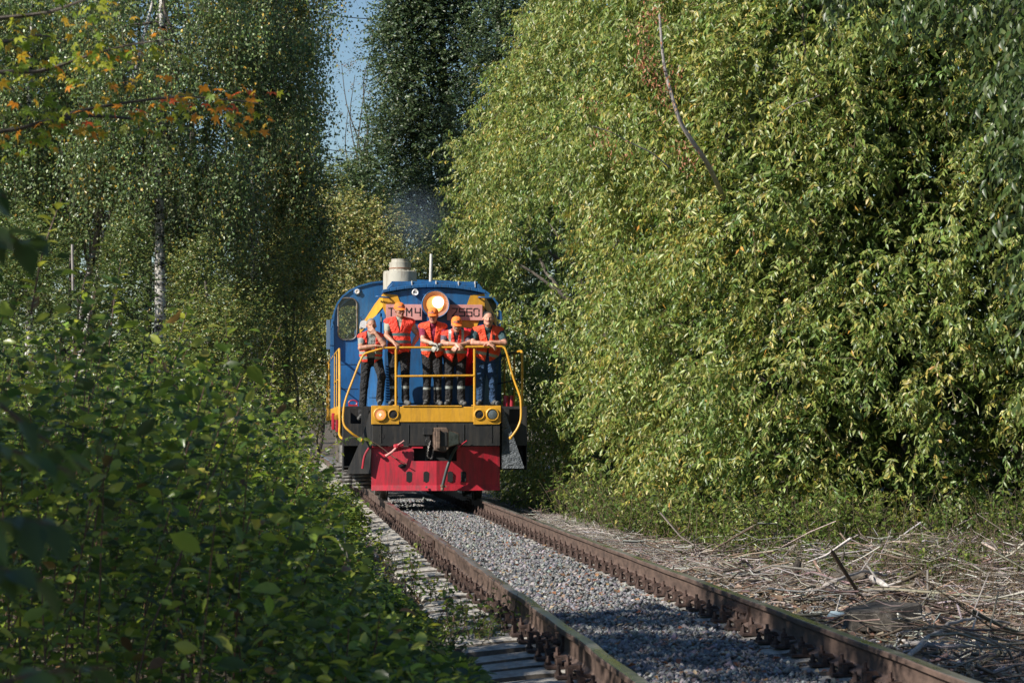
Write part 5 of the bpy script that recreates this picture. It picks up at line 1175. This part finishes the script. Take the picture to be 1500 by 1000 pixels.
# ---------------- left: dogwood hedge, leaf pairs on upright shoots
def hh(X, Y):
    a = np.interp(X, [-6,-1.2,-.4,0,.2,.43,.66,.9], [2.15,2.1,1.9,1.5,1.2,.78,.45,.15]); b = np.interp(X, [-6,-.9,-.2,.2,.5,.85,1.05], [2.3,2.2,1.95,1.6,1.2,.6,.15]); t = np.clip((Y-12)/9, 0, 1); return a*(1-t)+b*t
ns = 3100
ncl = 400; Yc = 7.6+rng.uniform(0, 1, ncl)**.9*31; Uc = rng.uniform(0, 1, ncl)**.75; ci_ = rng.integers(0, ncl, ns); Ys = np.clip(Yc[ci_]+rng.normal(0,.17,ns), 7.3, 39); Hc = rng.uniform(.72,1.12,ncl)[ci_]; lo_ = -(.1155*Ys)-1.6; Xs = lo_+(1.0-lo_)*Uc[ci_]+rng.normal(0,.12,ns); Xs = np.minimum(Xs, .082*Ys-rng.uniform(0,.2,ns))
gz = ground_z(Xs, Ys); H = hh(Xs, Ys)*Hc*rng.uniform(.75, 1.12, ns)+.04; sx_ = (Xs+.16*H)/Ys*3541+409; zc_ = 1.23-(np.interp(sx_, [-200,0,60,120,200,300,380,400,445,475,512,562,622,675,738,900], [180,300,360,415,448,490,535,595,670,745,825,895,955,1010,1080,1150])-623)/3541*Ys; H = np.where(Ys < 33, np.minimum(H, np.maximum((zc_+.16)*rng.uniform(.62,1.06,ns), .05)), H); H = np.where(Ys > 31, H*np.interp(Ys, [31,38],[1,.55]), H)
b0 = np.column_stack([Xs, Ys, gz]); lean_ = np.column_stack([rng.normal(.12, .2, ns), rng.normal(-.05, .2, ns), np.zeros(ns)])
tp = b0+np.column_stack([lean_[:,0]*H, lean_[:,1]*H, H-gz*.6]); md = (b0+tp)/2+np.column_stack([-lean_[:,:2]*.25*H[:,None], .1*H])
hedge_c = np.array([(-.7,6.8),(.2,8.8),(-1.6,10.5),(-.2,13),(-2.2,15),(-.3,18.5),(-2.6,20.5),(-.1,24.5),(-3.0,27),(.1,31),(-1.8,34.5)])
HL = ['dogwood shrub nearest the camera in the dark bottom left corner','low dogwood shrub along the bottom edge beside the sleeper ends','tall dogwood shrub at the left edge, upper leaves in sun','dogwood shrub sloping down to the left rail, second from the camera',
      'dogwood shrub below the slanting birches at the left edge','dogwood shrub with a pale bare stalk beside the sleepers','dogwood shrub rising below the white birch trunk','dogwood shrub with upright red-stemmed shoots left of the locomotive','dogwood shrub behind the shoots, under the birch','dogwood shrub whose twigs reach over the left step of the locomotive','farthest dogwood shrub, in shade left of the yellow railings']
hidx = ((b0[:,None,:2]-hedge_c[None])**2).sum(-1).argmin(1)
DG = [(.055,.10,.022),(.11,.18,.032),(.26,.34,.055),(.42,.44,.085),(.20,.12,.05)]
HR = [empty('dogwood_shrub', (c[0], c[1], float(ground_z(c[0], c[1]))), HL[i], 'shrub', 'dogwood shrubs along the left side') for i, c in enumerate(hedge_c)]
per = 27
t = .10+.92*(np.arange(per)+rng.uniform(0,.6,(ns,per)))/per; t3 = t[...,None]
pos = (1-t3)**2*b0[:,None]+2*t3*(1-t3)*md[:,None]+t3**2*tp[:,None]; tan = unit(2*(1-t3)*(md-b0)[:,None]+2*t3*(tp-md)[:,None])
az = (np.arange(per)*math.pi/2)[None]+rng.uniform(0, 6.28, (ns,1))+rng.normal(0,.3,(ns,per))
sets = []
for flip in (0, math.pi):      # opposite pairs, each on a short side twig
    a = az+flip; rad_ = np.stack([np.cos(a), np.sin(a), np.zeros_like(a)], -1); off_ = rng.uniform(0, .24, (ns,per,1))*(1-t3*.65)
    sets.append((pos+rad_*off_+np.array([0,0,1.])*off_*.25, rad_*.85+tan*.35+np.array([0,0,-.25])+.32*rng.normal(size=(ns,per,3)), np.array([0,0,1.])+.62*rng.normal(size=(ns,per,3))+rad_*.5))
pos = np.concatenate([s_[0] for s_ in sets], 1).reshape(-1,3); ax = np.concatenate([s_[1] for s_ in sets], 1).reshape(-1,3); nr = np.concatenate([s_[2] for s_ in sets], 1).reshape(-1,3)
L = .058*rng.lognormal(0,.27,len(pos)); W = L*rng.uniform(.45,.60,len(pos)); hs = np.repeat(hidx, per*2); cH = palette(len(pos), DG, [4,5,4,1,.25], .18)
sx_, sy_ = proj(pos); keepm = (pos[:,2] > ground_z(pos[:,0], pos[:,1])+.02) & ((sy_ > np.interp(sx_, [-200,0,60,120,200,300,380,400,445,475,512,562,622,675,738,900], [110,250,315,375,405,445,490,545,620,690,770,845,905,960,1030,1080])) | (pos[:,1] > 30)) & (pos[:,0] < 1.3)
# the 250 or so leaves nearest the camera are single objects
s_px = pos[:,0]/pos[:,1]; infr = (s_px > -.1155) & (s_px < .10) & (pos[:,2] > 1.23-.108*pos[:,1]) & keepm
order = np.where(infr)[0]; order = order[np.argsort(pos[order,1])][:250]; single = np.zeros(len(pos), bool); single[order] = True
def unit_leaf(name, c, mat, lobes=0):
    V, F, k = leaf_geo(np.zeros((1,3)), np.array([[0,1.,0]]), np.array([[0,0,1.]]), 1.0, .52, 2, .22)
    if lobes:      # palmate: five pointed blades from one stalk end
        Vs, Fs = [], []
        for i, (an, ln) in enumerate(((0,1),(.75,.8),(-.75,.8),(1.6,.5),(-1.6,.5))):
            v, f, k = leaf_geo(np.zeros((1,3)), np.array([[math.sin(an),math.cos(an),0]]), np.array([[0,0,1.]]), ln, .34, 1, .2); Vs.append(v); Fs.append(f+5*i)
        V, F = np.concatenate(Vs), np.concatenate(Fs)
    o = raw_mesh(name, V, F, mat, None, np.tile(np.array(c), (len(V),1)), smooth=True); me = o.data; bpy.data.objects.remove(o); return me
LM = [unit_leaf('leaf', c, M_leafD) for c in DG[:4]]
def place_leaf(me, p, ax_, nr_, L_, parent, name='leaf'):
    y_ = unit(np.array(ax_)); x_ = unit(np.cross(y_, nr_)); z_ = np.cross(x_, y_)
    o = bpy.data.objects.new(name, me); col.objects.link(o); o.parent = parent
    M_ = Matrix([[x_[0],y_[0],z_[0]],[x_[1],y_[1],z_[1]],[x_[2],y_[2],z_[2]]])*1.0
    p = np.array(p)-wloc(parent); o.matrix_local = Matrix.Translation(Vector(p)) @ (M_*L_).to_4x4(); return o
for i in order: place_leaf(LM[rng.integers(0,4)], pos[i], ax[i], nr[i], L[i], HR[hs[i]])
for i in range(len(hedge_c)):
    mk = (hs == i) & keepm & ~single; near = hedge_c[i,1] < 12
    leaves('foliage', pos[mk], ax[mk], nr[mk], L[mk], W[mk], cH[mk], M_leafD, HR[i], 2 if near else 1, .2)
    tx_, ty_ = proj(tp); sm = (hidx == i) & ~((Ys < 9) & (Xs/Ys > -.02)) & (ty_ > np.interp(tx_, [-200,0,60,120,200,300,380,400,445,475,512,562,622,675,738,900], [110,250,315,375,405,445,490,545,620,690,770,845,905,960,1030,1080])+12); V, F = tubes_geo(np.stack([b0,(b0+md)/2*.5+(md)*.5,md*.5+(b0+2*md+tp)/8,tp], 1)[sm] if False else np.stack([b0[sm], .25*b0[sm]+.5*md[sm]+.25*tp[sm], tp[sm]], 1)[::3], .0045, .002, 4); o = raw_mesh('stems', V, F, M_redstem, HR[i]); o['kind'] = 'stuff'
# shoots reaching out toward the track in front of the locomotive step
def shoot(parent, pts, n, L_, mat=M_redstem, pal=(1,2,2,3), me=None, r=.005, spread=1.0, seed_up=.0):
    p = catmull(pts, 6); m = MB(); m.tube(p, list(np.linspace(r, r*.35, len(p))), 6); m.build('shoot', mat, parent)
    for i in range(n):
        t_ = .1+.9*i/n; k_ = min(int(t_*(len(p)-1)), len(p)-2); tn = unit(p[k_+1]-p[k_]); sgn = 1 if i % 2 else -1
        sd2 = unit(np.cross(tn, [0,0,1.]+rng.normal(size=3)*.2))*sgn; place_leaf((me or LM)[rng.choice(pal)], p[k_], tn*.5+sd2*.8*spread+np.array([0,0,-.3+seed_up])+rng.normal(size=3)*.15, np.array([0,0,1.])+rng.normal(size=3)*.3, L_*rng.uniform(.75,1.2), parent)
shoot(HR[9], [P(440,690,31), P(480,655,30.5), P(515,640,30.2), P(548,648,30)], 22, .10)
shoot(HR[9], [P(430,740,29), P(470,700,28.6), P(500,690,28.5)], 16, .10); shoot(HR[9], [P(460,800,27), P(500,752,26.5), P(545,732,26.3)], 16, .10)
m = MB(); m.tube(catmull([G(530,880,-.4)+np.array([0,0,.0]), P(508,820,16.5), P(486,770,16.5)], 4), .007, 6); m.tube(catmull([P(512,830,16.5), P(505,790,16.4), P(502,750,16.4)], 4), .005, 6); m.build('bare_stalk', M_pale, HR[5])
# upright shoots standing clear of the hedge top
for px, py, y_, hgt in ((300,520,20,.42),(335,540,22,.5),(372,560,23,.55),(395,590,24,.5),(262,500,18,.4),(215,470,16,.35),(165,460,15,.35),(118,440,13,.34),(350,600,19,.4),(420,640,24,.5),(445,690,22,.4),(60,380,11,.3),(470,745,20,.3),(240,560,14,.35)):
    a = P(px, py, y_); k_ = int(((np.array([a[:2]])-hedge_c)**2).sum(-1).argmin()); lx = rng.normal(.04,.05)
    shoot(HR[k_], [a-np.array([lx,0,.25]), a, a+np.array([lx,.02,hgt*.5]), a+np.array([lx*2.2,.03,hgt])], 15, .072, pal=(1,2,3,3), r=.005, seed_up=.25)
# sprigs at the ragged edge over the sleeper ends
for (px, py), lab_ in (((505,752),'leafy sprig at the hedge edge nearest the plow'),((548,820),'leafy sprig over the sleeper ends, third from the bottom edge'),((598,880),'leafy sprig over the sleeper ends, second from the bottom edge'),((655,940),'leafy sprig over the sleeper ends at the bottom edge')):
    g_ = G(px+14, py+22, -.38); lowgrowth('sprig', lab_, 'plant', [tuple(g_), tuple(g_+np.array([-.12,.3,0])), tuple(g_+np.array([-.1,-.25,0]))], 150, .062, .034, DG[:4], [2,3,3,2], .42, .10, mat=M_leafD, detail=2, stemmat=M_redstem)
# dark out-of-focus leaves closest to the camera
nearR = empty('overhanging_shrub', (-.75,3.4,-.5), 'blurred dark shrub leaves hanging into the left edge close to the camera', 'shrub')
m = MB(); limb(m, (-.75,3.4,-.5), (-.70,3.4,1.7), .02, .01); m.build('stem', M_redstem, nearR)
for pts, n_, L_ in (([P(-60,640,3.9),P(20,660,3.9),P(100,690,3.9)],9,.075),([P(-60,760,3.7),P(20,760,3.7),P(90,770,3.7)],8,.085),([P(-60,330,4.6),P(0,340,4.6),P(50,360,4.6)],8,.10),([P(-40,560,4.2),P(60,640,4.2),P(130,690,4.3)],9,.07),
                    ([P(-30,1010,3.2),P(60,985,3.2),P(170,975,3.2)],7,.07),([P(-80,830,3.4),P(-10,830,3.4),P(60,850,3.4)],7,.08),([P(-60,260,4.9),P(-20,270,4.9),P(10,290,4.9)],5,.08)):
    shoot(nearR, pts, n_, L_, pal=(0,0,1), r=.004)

# ---------------- autumn maple branches, top left
MC = [(.20,.30,.03),(.38,.42,.04),(.65,.40,.04),(.85,.33,.03),(.75,.13,.03)]  # leaf colours brightened to carry a backlit glow
MM = [unit_leaf('leaf', c, M_leafM, 1) for c in MC]
maple = empty('maple', (-3.6,11.5,-.5), 'young maple with orange and yellow leaves reaching in at the top left', 'tree')
m = MB(); limb(m, (-3.6,11.5,-.5), (-2.9,11.5,4.4), .07, .03); m.build('trunk', M_bark, maple)
def mbranch(pts, n, pal, side=.20, L_=.047, Y_=11.5):
    p = catmull([P(a, b, y) for a, b, y in pts], 8); m = MB(); m.tube(p, list(np.linspace(.013,.003,len(p))), 6); br = m.build('branch', M_bark, maple)
    for i in range(n):
        k_ = int(rng.uniform(.08,1)*(len(p)-1)); f_ = k_/len(p); dz = rng.normal(0,1)*.055-.03; q_ = p[k_]+np.array([rng.normal(0,.05), rng.normal(0,side), dz])
        pl_ = pal[0] if rng.uniform() > f_*1.2-.1 else pal[1]
        place_leaf(MM[rng.choice(pl_)], q_, np.array([rng.normal(.3,.7), rng.normal(0,.7), rng.normal(-.45,.35)]), np.array([rng.normal(0,.5), rng.normal(-.3,.5), 1.]), L_*rng.uniform(.7,1.25), maple)
G1, O1 = (0,0,1,1,2), (1,2,3,3,4)
mbranch([(-150,210,11.5),(0,193,11.5),(60,180,11.5),(130,160,11.4),(250,143,11.4),(330,146,11.3),(380,152,11.3)], 190, (G1, O1))
mbranch([(-150,120,11),(0,106,11),(60,104,11),(130,82,11),(190,66,11),(250,58,10.9)], 150, (G1, (0,1,2,3)))
mbranch([(-150,40,10.8),(0,27,10.8),(70,18,10.8),(130,-2,10.7),(190,-20,10.7)], 80, (G1, G1)); mbranch([(-100,60,11.8),(0,62,11.8),(55,52,11.8),(100,60,11.8)], 45, (G1, (0,1,2))); mbranch([(60,180,11.5),(130,170,11.8),(200,175,11.9),(245,182,12)], 60, ((0,0,1), (0,1,2)))
m = MB(); m.tube(catmull([P(-160,220,11.5), (-2.9,11.5,2.9), (-3.1,11.5,2.2)], 3), [.02]*7, 6); m.build('branch', M_bark, maple)

# ---------------- birches, left background
BC = [(.065,.105,.042),(.10,.14,.055),(.16,.185,.08),(.30,.22,.04),(.42,.26,.04)]
def strands(n, region, Lz, per, size):
    """hanging birch twigs; region() -> start points"""
    p0 = region(n); ln = Lz*rng.uniform(.4,1.2,n); dr = np.column_stack([rng.normal(0,.22,(n,2)), -np.ones(n)])
    t = (np.arange(per)+rng.uniform(0,1,(n,per)))/per; pos = p0[:,None]+dr[:,None]*(t*ln[:,None])[...,None]+rng.normal(size=(n,per,3))*.06
    ax = rng.normal(size=(n,per,3))*.55+np.array([0,0,-.8]); nr = rng.normal(size=(n,per,3)); k = n*per
    return dict(pos=pos.reshape(-1,3), ax=ax.reshape(-1,3), nr=nr.reshape(-1,3), L=size*rng.uniform(.7,1.3,k), W=size*.8*rng.uniform(.7,1.2,k), path=np.stack([p0, p0+dr*ln[:,None]], 1), bi=np.repeat(np.arange(n), per))
def open_trunk(p, keep=.12):
    x, y = proj(p); d = np.minimum(np.where((y > 375) & (y < 500), np.abs(x-229-(y-440)*-.05), 99), np.where((y > 305) & (y < 400), np.abs(x-(152-(y-305)*.28)), 99)); d = np.minimum(d, np.where((y < 130), np.abs(x-(215-y*.22)), 99)+3); d = np.minimum(d, np.where((y > 290) & (y <= 375), np.abs(x-233), 99)+5)
    return (d > 13) | (rng.uniform(size=len(x)) < keep) | (p[:,1] > 57.5)
BR_SCALE = 1
def birch(label, bx, by, lean_x, ht, reg, n, wts, r0=.15, lz=1.5, size=.07):
    gz = float(ground_z(np.array(bx), np.array(by))); root = empty('birch', (bx,by,gz), label, 'tree', 'birches on the left')
    tp_ = catmull([(bx,by,gz-.1),(bx+lean_x*.3+.05,by,gz+ht*.3),(bx+lean_x*.62-.05,by+.1,gz+ht*.62),(bx+lean_x,by,gz+ht)], 8); m = MB(); m.tube(tp_, list(np.linspace(r0, r0*.3, len(tp_))), 12); m.build('trunk', M_birch, root)
    def region(k):
        b = np.array(reg); nn_ = 110; i = rng.integers(0, len(b), nn_); nd = b[i,:3]+sph(nn_)*b[i,3:4]*rng.uniform(.2,1,(nn_,1))**.5; j = rng.integers(0, nn_, k); return nd[j]+rng.normal(size=(k,3))*np.array([.24,.24,.12])
    q_ = strands(n, region, lz, 22, size)
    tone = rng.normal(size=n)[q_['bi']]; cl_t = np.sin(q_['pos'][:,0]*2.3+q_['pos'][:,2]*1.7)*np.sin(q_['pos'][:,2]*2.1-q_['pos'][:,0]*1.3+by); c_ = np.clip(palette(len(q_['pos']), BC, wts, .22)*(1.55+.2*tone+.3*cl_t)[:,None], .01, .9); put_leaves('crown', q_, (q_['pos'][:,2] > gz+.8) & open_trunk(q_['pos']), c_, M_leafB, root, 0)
    V, F = tubes_geo(q_['path'][::2], .0035, .0015); o = raw_mesh('hanging_twigs', V, F, M_bark, root); o['kind'] = 'stuff'
    for k_ in range(9):
        b = reg[rng.integers(0, len(reg))]; m = MB(); s_ = tp_[int(len(tp_)*rng.uniform(.35,.9))]; limb(m, s_, b[:3], r0*.28, .012, .15); m.build('limb', M_birch if k_ < 3 else M_bark, root)
def R_(lst): return [tuple(P(px, py, y))+(r_,) for px, py, y, r_ in lst]
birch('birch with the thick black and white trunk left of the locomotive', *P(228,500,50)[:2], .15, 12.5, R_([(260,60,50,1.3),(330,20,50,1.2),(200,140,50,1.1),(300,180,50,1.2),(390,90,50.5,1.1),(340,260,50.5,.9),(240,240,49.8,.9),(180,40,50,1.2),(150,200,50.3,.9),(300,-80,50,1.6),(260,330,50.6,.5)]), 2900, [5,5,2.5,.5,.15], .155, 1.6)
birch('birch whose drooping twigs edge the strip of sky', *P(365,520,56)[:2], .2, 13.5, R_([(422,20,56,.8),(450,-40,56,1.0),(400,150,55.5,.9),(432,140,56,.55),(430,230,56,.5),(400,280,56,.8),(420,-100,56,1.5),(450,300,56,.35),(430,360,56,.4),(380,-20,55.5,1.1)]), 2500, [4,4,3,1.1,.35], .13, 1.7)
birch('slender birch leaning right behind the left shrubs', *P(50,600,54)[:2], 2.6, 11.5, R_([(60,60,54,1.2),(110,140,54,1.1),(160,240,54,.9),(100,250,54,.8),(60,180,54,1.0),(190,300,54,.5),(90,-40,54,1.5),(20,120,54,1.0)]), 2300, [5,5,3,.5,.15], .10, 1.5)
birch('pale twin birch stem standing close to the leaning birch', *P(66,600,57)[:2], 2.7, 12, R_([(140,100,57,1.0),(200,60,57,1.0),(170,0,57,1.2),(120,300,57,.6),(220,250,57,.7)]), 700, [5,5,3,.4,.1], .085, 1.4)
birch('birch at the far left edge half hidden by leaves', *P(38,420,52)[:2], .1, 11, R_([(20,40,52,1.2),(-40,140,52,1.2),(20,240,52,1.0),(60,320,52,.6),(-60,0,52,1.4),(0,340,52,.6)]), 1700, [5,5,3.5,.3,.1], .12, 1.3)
m = MB(); m.tube([P(107,425,38), P(106,358,38)], .02, 8); o = m.build('post', M_pale, None, loc=tuple(P(107,425,38))); tag(o, 'thin grey post standing among the left shrubs', 'post')

# understorey and far wood
FC = [(.07,.115,.028),(.11,.16,.04),(.17,.205,.055),(.27,.25,.06)]
def wood(name, label, cat, base_px, Y_, lst, ntw, per, size, wts, cols=FC, r0=.10, ht=None, tl=.6, group=None, bmat=None, outward=(-.35,-.8,.15), limbs=5, asp=.62):
    b = np.array(R_([(a, b_, Y_+dy, r_) for a, b_, dy, r_ in lst])); q_ = twig_leaves(b, ntw, per, size, size*asp, tl=tl, grav=.1, leafdown=.25, outward=np.array(outward))
    tone = rng.normal(size=len(b))[q_['bi']]; tw = np.repeat(rng.normal(size=ntw), per); c_ = palette(len(q_['pos']), cols, wts, .15)*(1+.08*tone+.08*tw)[:,None]
    bx, by = P(base_px, 600, Y_)[:2]; gz = float(ground_z(np.array(bx), np.array(by))); top = b[:,2].max()
    return tree(label, cat, (bx,by,gz-.1), (bx+rng.normal(0,.2), by, ht or top*.92), b, q_, c_, M_leafF, bmat or M_bark, r0, name, group, limbs, 0, (q_['pos'][:,2] > gz) & open_trunk(q_['pos']))
U1 = 'trees closing the view behind the track'
wood('bush', 'sunlit bush under the thick birch trunk', 'bush', 300, 47, [(285,500,0,.7),(330,460,0,.7),(270,450,1,.5),(370,480,.5,.7),(310,520,-.5,.8),(230,520,-.5,.7),(290,390,1,.6)], 1500, 11, .06, [2,3,4,2.5], tl=.5)
wood('bush', 'tall green bush between the birch and the locomotive cab', 'bush', 400, 52, [(400,420,0,1.0),(440,380,1,.9),(380,480,-.5,.9),(430,480,0,.8),(420,550,0,.9),(450,430,1,.7),(360,420,1,.9),(385,570,-.6,.9)], 2000, 11, .06, [2,3,4,2.5], tl=.5)
wood('bush', 'shaded bush behind the left shrubs below the leaning birch', 'bush', 120, 48, [(60,400,0,1),(130,380,1,.9),(190,420,0,.9),(20,430,0,1),(180,480,0,1),(90,470,-1,1),(200,360,1,.8),(40,350,1,.9)], 1700, 11, .065, [4,4,2.5,.4], tl=.5)
wood('shrub', 'yellow-green shrub lit beyond the left side of the cab', 'shrub', 455, 63, [(450,560,0,.9),(468,520,0,1.0),(440,500,0,1.1),(462,600,-2,.7),(480,470,0,1.1)], 900, 11, .08, [0,1,4,5], tl=.6)
wood('tree', 'light yellowish tree directly behind the cab roof', 'tree', 500, 66, [(470,380,0,1.2),(500,340,0,1.0),(540,360,0,1.0),(520,320,1,.8),(450,440,0,1.3),(520,420,-1,1.2),(480,320,1,.8),(580,400,0,1.0),(440,360,1,1.0),(560,330,1,.7)], 2600, 12, .085, [1,2.5,4,3.2], [(.10,.14,.035),(.17,.21,.055),(.27,.28,.09),(.40,.33,.11)], tl=.6, group=U1)
wood('tree', 'mid green tree behind the exhaust stack', 'tree', 610, 70, [(560,380,0,1.2),(600,350,1,1.1),(640,380,0,1.1),(680,400,0,1.2),(620,420,-1,1.3),(560,320,1,1.0),(660,350,1,1.0),(700,380,0,1.2),(740,400,0,1.3)], 2400, 12, .085, [3,4,3,1.2], tl=.6, group=U1)
DK = [(.040,.072,.030),(.065,.108,.042),(.11,.155,.065),(.18,.21,.09)]
wood('poplar', 'tall dark poplar rising behind the locomotive', 'tree', 640, 80, [(566,250,0,1.2),(600,200,0,1.5),(572,180,1,1.0),(640,250,0,1.6),(620,130,0,1.6),(600,60,0,1.6),(660,180,1,1.6),(690,100,0,1.7),(650,30,0,1.7),(580,110,1,1.0),(604,0,0,1.4),(540,290,0,1.0),(600,300,-1,1.3),(660,320,-1,1.4),(630,-50,0,1.8),(710,20,0,1.6),(585,40,1,.8)], 6800, 12, .11, [4,4,2,.6], DK, .3, 17, tl=.7, group=U1, limbs=14)
wood('poplar', 'second dark poplar between the tall one and the box elders', 'tree', 740, 77, [(720,250,0,1.6),(760,180,0,1.6),(700,310,0,1.5),(760,320,0,1.7),(740,80,0,1.7),(790,50,0,1.7),(700,180,0,1.4),(800,240,0,1.8),(760,-20,0,1.8),(840,120,0,1.8),(720,380,0,1.6),(780,420,0,1.8)], 4200, 12, .11, [5,4,1.5,.3], DK, .28, 17, tl=.7, group=U1, limbs=12)
wood('thin_tree', 'thin half-bare reddish tree against the strip of sky', 'tree', 525, 92, [(520,110,0,1.0),(545,80,0,.9),(510,160,0,.8),(535,190,0,1.0),(500,90,0,.5),(520,250,0,1.1),(560,130,0,.8),(548,60,0,.4)], 140, 9, .075, [2,2,1], [(.15,.09,.06),(.10,.09,.05),(.13,.13,.06)], .14, 12.5, tl=1.0, group=U1, limbs=8)
wood('tree', 'green tree below the strip of sky, far behind the cab', 'tree', 500, 88, [(490,270,0,1.1),(510,300,0,1.3),(470,330,0,1.5),(530,260,0,1.1),(450,260,0,1.0),(440,380,0,1.8)], 1500, 12, .10, [3,4,3,1], tl=.7, group=U1)
for i, (px, Y_) in enumerate(((1010,40),(1180,37),(1340,36),(1520,36),(1680,34))):
    wood('tree', ['inner tree of the thicket behind the hop bush','inner tree of the thicket behind the bare grey stem','inner tree of the thicket, middle right','inner tree of the thicket near the right edge','inner tree of the thicket just outside the right edge'][i], 'tree', px, Y_,
         [(px+a, b, c, 1.5) for a, b, c in ((0,660,0),(-60,560,0),(70,570,0),(0,450,0),(-60,340,1),(60,330,0),(0,220,0),(-50,110,0),(60,90,0),(0,-20,0))], 1100, 10, .15, [4,4,1.5,.3], FC, .14, tl=.8, group='inner trees of the thicket', limbs=4)
for i, (px, dy) in enumerate(((-60,0),(30,4),(120,-2),(210,5),(290,1),(360,6),(430,9),(500,16),(570,14))):
    wood('tree', ['leftmost tree of the dark wood behind the birches','dark tree second from the left behind the birches','dark tree behind the slanting birches','dark tree left of the thick birch trunk, deep in the wood','dark tree just right of the thick birch, deep in the wood','dark tree behind the drooping birch','dark tree behind the yellow-green shrub','far tree closing the track corridor','far tree hidden low behind the locomotive'][i], 'tree', px, 68+dy,
         [(px+a, b, c, 1.9) for a, b, c in ((0,560,0),(-30,480,0),(35,480,1),(0,400,0),(-35,320,1),(30,310,0),(0,240,0),(-30,150,1),(30,90,0),(0,20,0),(-25,-60,1),(30,-60,0))][:12 if px < 380 else (7 if px < 440 else 4)], 1150 if px < 440 else 500, 11, .16, [5,4,1.5,.3], DK, .18, tl=.8, group='dark wood behind the birches', limbs=3)
# a wood farther off all round, reads as one mass
nb_ = 170; an = rng.uniform(0, 2*math.pi, nb_); rr_ = rng.uniform(105, 135, nb_); bw_ = np.column_stack([rr_*np.sin(an), rr_*np.cos(an), rng.uniform(1, 5.5, nb_), rng.uniform(2.2,3.6,nb_)])
gapm = ~((np.abs(bw_[:,0]/bw_[:,1]-.03) < .03) & (bw_[:,1] > 0) & (bw_[:,2] > 6)); bw_ = bw_[gapm]
qf = twig_leaves(bw_, 4200, 8, .42, .30, tl=1.4, grav=.1); tag(put_leaves('distant_wood', qf, qf['pos'][:,2] > 0, palette(len(qf['pos']), DK, [3,3,2,.5]), M_leafF, None, 0), 'distant wood closing the view all round', 'wood', kind='stuff')
# trees standing to the left of the camera, outside the picture: their shade dapples the near track
def shade_tree(bx, by, reg, n, label):
    b = np.array(reg, float); q_ = twig_leaves(b, n, 12, .13, .09, tl=.6, grav=.2); c_ = palette(len(q_['pos']), FC, [3,4,3,1]); gz = float(ground_z(np.array(bx), np.array(by)))
    tree(label, 'tree', (bx,by,gz-.1), (bx,by,b[:,2].max()), b, q_, c_, M_leafF, M_bark, .16, 'ash_tree', None, 6, 0)
shade_tree(-6.5, 10.2, [(-6.5,10.6,6.8,1.1),(-7.6,9.4,9.2,.9),(-6.8,9.0,8.0,1.1),(-5.6,11.4,6.2,.7),(-7.6,12.2,8.4,1.1),(-6.4,13.2,6.9,.8),(-7.2,7.6,9.2,.9)], 800, 'ash tree standing left of the camera, shading the near rails')
shade_tree(-5.0, 1.0, [(-5,2.5,5,1.1),(-5.6,1.2,5.6,1.2),(-4.6,4.0,4.6,.9),(-5.2,4.4,5.7,.8),(-4.3,1.5,3.8,.9),(-4.0,3.0,3.4,.7)], 1000, 'ash tree left of and behind the camera, shading the nearest shrubs')

shade_tree(-5.3, 9.0, [(-5,5.6,3.9,.8),(-5.2,6.8,4.3,.85),(-4.9,8.0,3.9,.75),(-5.3,9.2,4.4,.85),(-5.0,10.4,4.0,.7),(-5.4,11.5,4.5,.75),(-4.6,6.3,3.1,.6),(-4.7,8.9,3.2,.6)], 1250, 'low ash tree beside the left shrubs, keeping their lower leaves in shade')

# overhead wires across the strip of sky
for i, (ya, yb) in enumerate(((212,216),(240,246),(14,20))):
    m = MB(); a = P(400,ya-8,100); b = P(620,yb+8,100); m.tube([a+(b-a)*t_+np.array([0,0,-.25*4*t_*(1-t_)]) for t_ in np.linspace(-1.2,2.2,24)], .02, 5); o = m.build('overhead_wire', M_dark, None, loc=tuple(a)); tag(o, ['lower-middle dark wire of the three across the strip of sky','lowest dark wire across the strip of sky','topmost dark wire across the strip of sky'][i], 'wire')
# exhaust smoke
def smoke():
    c = P(600,350,YE+.4); m = MB(); m.lathe((c[0]-.02,YE+.3,4.30), (.18,.3,1), [(0,.15),(.2,.34),(.5,.62),(.9,.8),(1.2,.6),(1.4,.15)], 24)
    mt = bpy.data.materials.new('smoke'); mt.use_nodes = True; n = mt.node_tree.nodes; l = mt.node_tree.links; n.remove(n['Principled BSDF'])
    v = n.new('ShaderNodeVolumePrincipled'); v.inputs['Color'].default_value = (.60,.76,.98,1); t = noise(n, l, .9, 2, .5); r = ramp(n, l, t.outputs[0], [(.2,0.2),(.9,1.0)]); mu = n.new('ShaderNodeMath'); mu.operation = 'MULTIPLY'; mu.inputs[1].default_value = .3; tc = n.new('ShaderNodeTexCoord'); mp = n.new('ShaderNodeMapping'); mp.inputs['Location'].default_value = (-.10,-.2,-.62); l.new(tc.outputs['Object'], mp.inputs[0]); gr = n.new('ShaderNodeVectorMath'); gr.operation = 'LENGTH'; l.new(mp.outputs[0], gr.inputs[0])
    fo = ramp(n, l, gr.outputs['Value'], [(.05,1.0),(.78,0.0)]); m2 = n.new('ShaderNodeMath'); m2.operation = 'MULTIPLY'; l.new(r.outputs[0], mu.inputs[0]); l.new(mu.outputs[0], m2.inputs[0]); l.new(fo.outputs[0], m2.inputs[1]); l.new(m2.outputs[0], v.inputs['Density']); l.new(v.outputs[0], n['Material Output'].inputs['Volume'])
    o = m.build('exhaust_smoke', mt, None, loc=(c[0],YE,4.3)); tag(o, 'thin bluish smoke drifting up from the exhaust stack', 'smoke', kind='stuff')
smoke()
